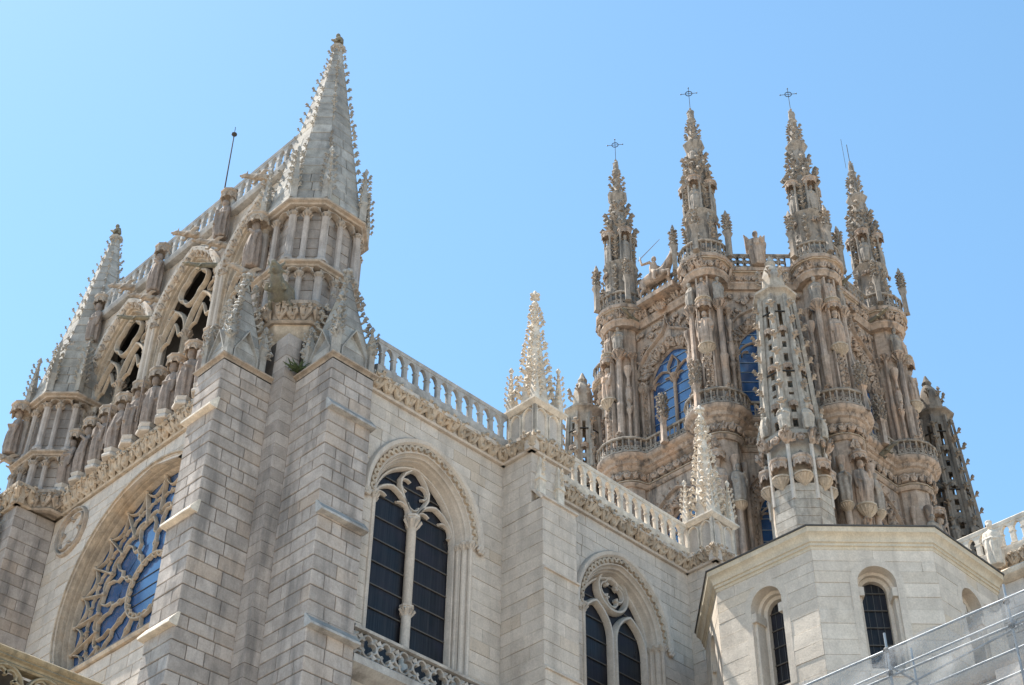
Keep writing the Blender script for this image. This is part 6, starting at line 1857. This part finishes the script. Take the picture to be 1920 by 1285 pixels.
b = MB(); b.loft([[(x, y, 24.03) for x, y in octp], [(CC.x + (x - CC.x) * 0.05, CC.y + (y - CC.y) * 0.05, 24.75) for x, y in octp]]); obj('roof', b, 'roof', ch)

# ------------------------------------------------------------------ choir wall with a balustrade beyond the chapel at the right edge
FC = Frame((0, 44.0, 0), (1, 0, 0), (0, -1, 0))
t = thing('choir_wall', 'pale choir wall with projecting ledges at the right edge beyond the chapel', 'wall', (-15, 44.2, 0))
b = MB(); b.fbox(FC, -27.0, -5.0, 0, 29.3, -1.0, -0.02); obj('wall_core', b, 'mortar', t)
A = Ashlar(t, 'wall'); A.rows(FC, courses(24.5, 29.2, 0.45), rect(-24.0, -12.0), 0.7, 1.2); A.flush()
b = MB(); b.sweep(FC, [(-27, 0), (-5, 0)], [(29.2, -0.5), (29.2, 0.1), (29.35, 0.3), (29.5, 0.34), (29.56, 0.3), (29.62, -0.5)], False, True); obj('lower_ledge', b, 'clean', t)
b = MB(); b.fbox(FC, -27, -5, 29.55, 30.1, -0.5, 0.0); obj('carved_band', b, 'warm', t)
for i in range(26):
    obj('carved_leaf', LF['warm'], None, t, FC.mat(-23.5 + 0.42 * i, 29.85, 0.0, rnd.uniform(-0.3, 0.3), 1.1))
balustrade('cream balustrade of arched openings at the right edge beyond the chapel', FC, -25.2, -6.3, 42, 'clean', 'clean', (30.1, 30.55, 31.38, 31.55), 0.0, 0.14, None, 0.12, 0.26)
statue((-20.55, 43.4, 29.6), -pi / 2 + 0.4, 2, 'small pale statue before the balustrade at the right edge', [with_mat(STAT[0], 'clean', 'statue'), STAT[1], with_mat(STAT[2], 'clean', 'statue')], 0.85)
t = thing('carved_finial', 'pale carved finial peeping over the chapel eave', 'finial', (-22.8, 42.2, 27.5))
b = MB(); b.lathe([(0.2, 0), (0.26, 0.3), (0.16, 0.6), (0.24, 0.8), (0.08, 1.1)], 7, (-22.9, 42.2, 29.6)); b.ball((-23.1, 42.1, 30.1), (0.24, 0.2, 0.2), 7, 5); b.box(-22.75, -22.45, 42.0, 42.2, 29.6, 30.9); obj('finial_stone', b, 'clean', t)
b = MB(); b.box(-23.2, -22.4, 41.9, 44.0, 27.5, 29.6); obj('plinth', b, 'wall', t)

# ------------------------------------------------------------------ scaffold with netting in the lower right corner
t = thing('scaffold', 'grey tube scaffold rail with translucent netting in the lower right corner', 'scaffold', (-12, 24, 0))
def stube(p, q, r=0.024, name='scaffold_tube'):
    b = MB(); b.tube([p, q], r, 8); obj(name, b, 'tube', t)
stube((-17.2, 24, 16.24), (-7.5, 24, 16.52)); stube((-17.2, 24.05, 15.72), (-7.5, 24.05, 15.98)); stube((-14.0, 24.1, 15.5), (-7.5, 24.1, 16.3), 0.02)
stube((-15.5, 24.9, 15.75), (-7.5, 24.9, 16.05)); stube((-13.4, 24.85, 15.3), (-7.5, 24.85, 15.62)); stube((-16.5, 24.8, 16.3), (-7.5, 24.9, 16.7), 0.02)
for x in (-14.0, -11.35, -8.6):
    stube((x, 24.02, 0), (x, 24.02, 16.72)); stube((x, 24.95, 0), (x, 24.95, 16.75)); stube((x, 24.0, 16.0), (x, 25.0, 16.02), 0.025)
    for z in (16.34, 15.85):
        b = MB(); b.ball((x, 24.0, z), (0.07, 0.06, 0.06), 7, 5); obj('coupler', b, 'iron', t)
for x0, x1 in ((-17.0, -14.0), (-14.0, -11.35), (-11.35, -8.6), (-8.6, -7.5)):
    b = MB(); vs = []; fs = []; nx, nz = 26, 14
    for i in range(nx + 1):
        for j in range(nz + 1):
            fx, fz = i / nx, j / nz
            x = x0 + (x1 - x0) * fx
            sag = 0.10 * 4 * fx * (1 - fx) if j == nz else 0
            y = 23.93 + 0.05 * sin(fx * 17 + fz * 5) + 0.04 * sin(fx * 7 - fz * 11) + 0.10 * (1 - fz) * sin(fx * 9)
            vs.append((x, y, 14.2 + (16.27 + 0.028 * (x + 17.2) - 14.2) * fz - sag * 0.3))
    for i in range(nx):
        for j in range(nz):
            k = i * (nz + 1) + j; fs.append((k, k + nz + 1, k + nz + 2, k + 1))
    b.add(vs, fs); obj('netting', b.mesh('netting', 60), 'net', t)
for z in (13.8,):
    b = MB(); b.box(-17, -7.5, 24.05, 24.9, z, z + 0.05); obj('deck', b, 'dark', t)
# low building behind the scaffold
t = thing('annex_wall', 'stone annex wall with a moulded coping behind the scaffold netting', 'wall', (-10, 26, 0))
b = MB(); b.box(-15.0, -4.0, 26.4, 27.2, 0, 16.3); obj('wall_core', b, 'mortar', t)
FA = Frame((0, 26.4, 0), (1, 0, 0), (0, -1, 0))
A = Ashlar(t, 'wall'); A.rows(FA, courses(13.0, 16.3, 0.4), rect(-15.0, -8.0), 0.6, 1.0); A.flush()
b = MB(); b.sweep(FA, [(-15.1, 0), (-4, 0)], [(16.3, -0.5), (16.3, 0.1), (16.42, 0.22), (16.55, 0.24), (16.65, -0.5)], False, True); obj('coping', b, 'wall', t)
for x in (-14.6, -12.6, -10.6):
    b = MB(); b.box(x - 0.3, x + 0.3, 26.1, 26.4, 0, 16.3); obj('pilaster', b, 'wall', t)
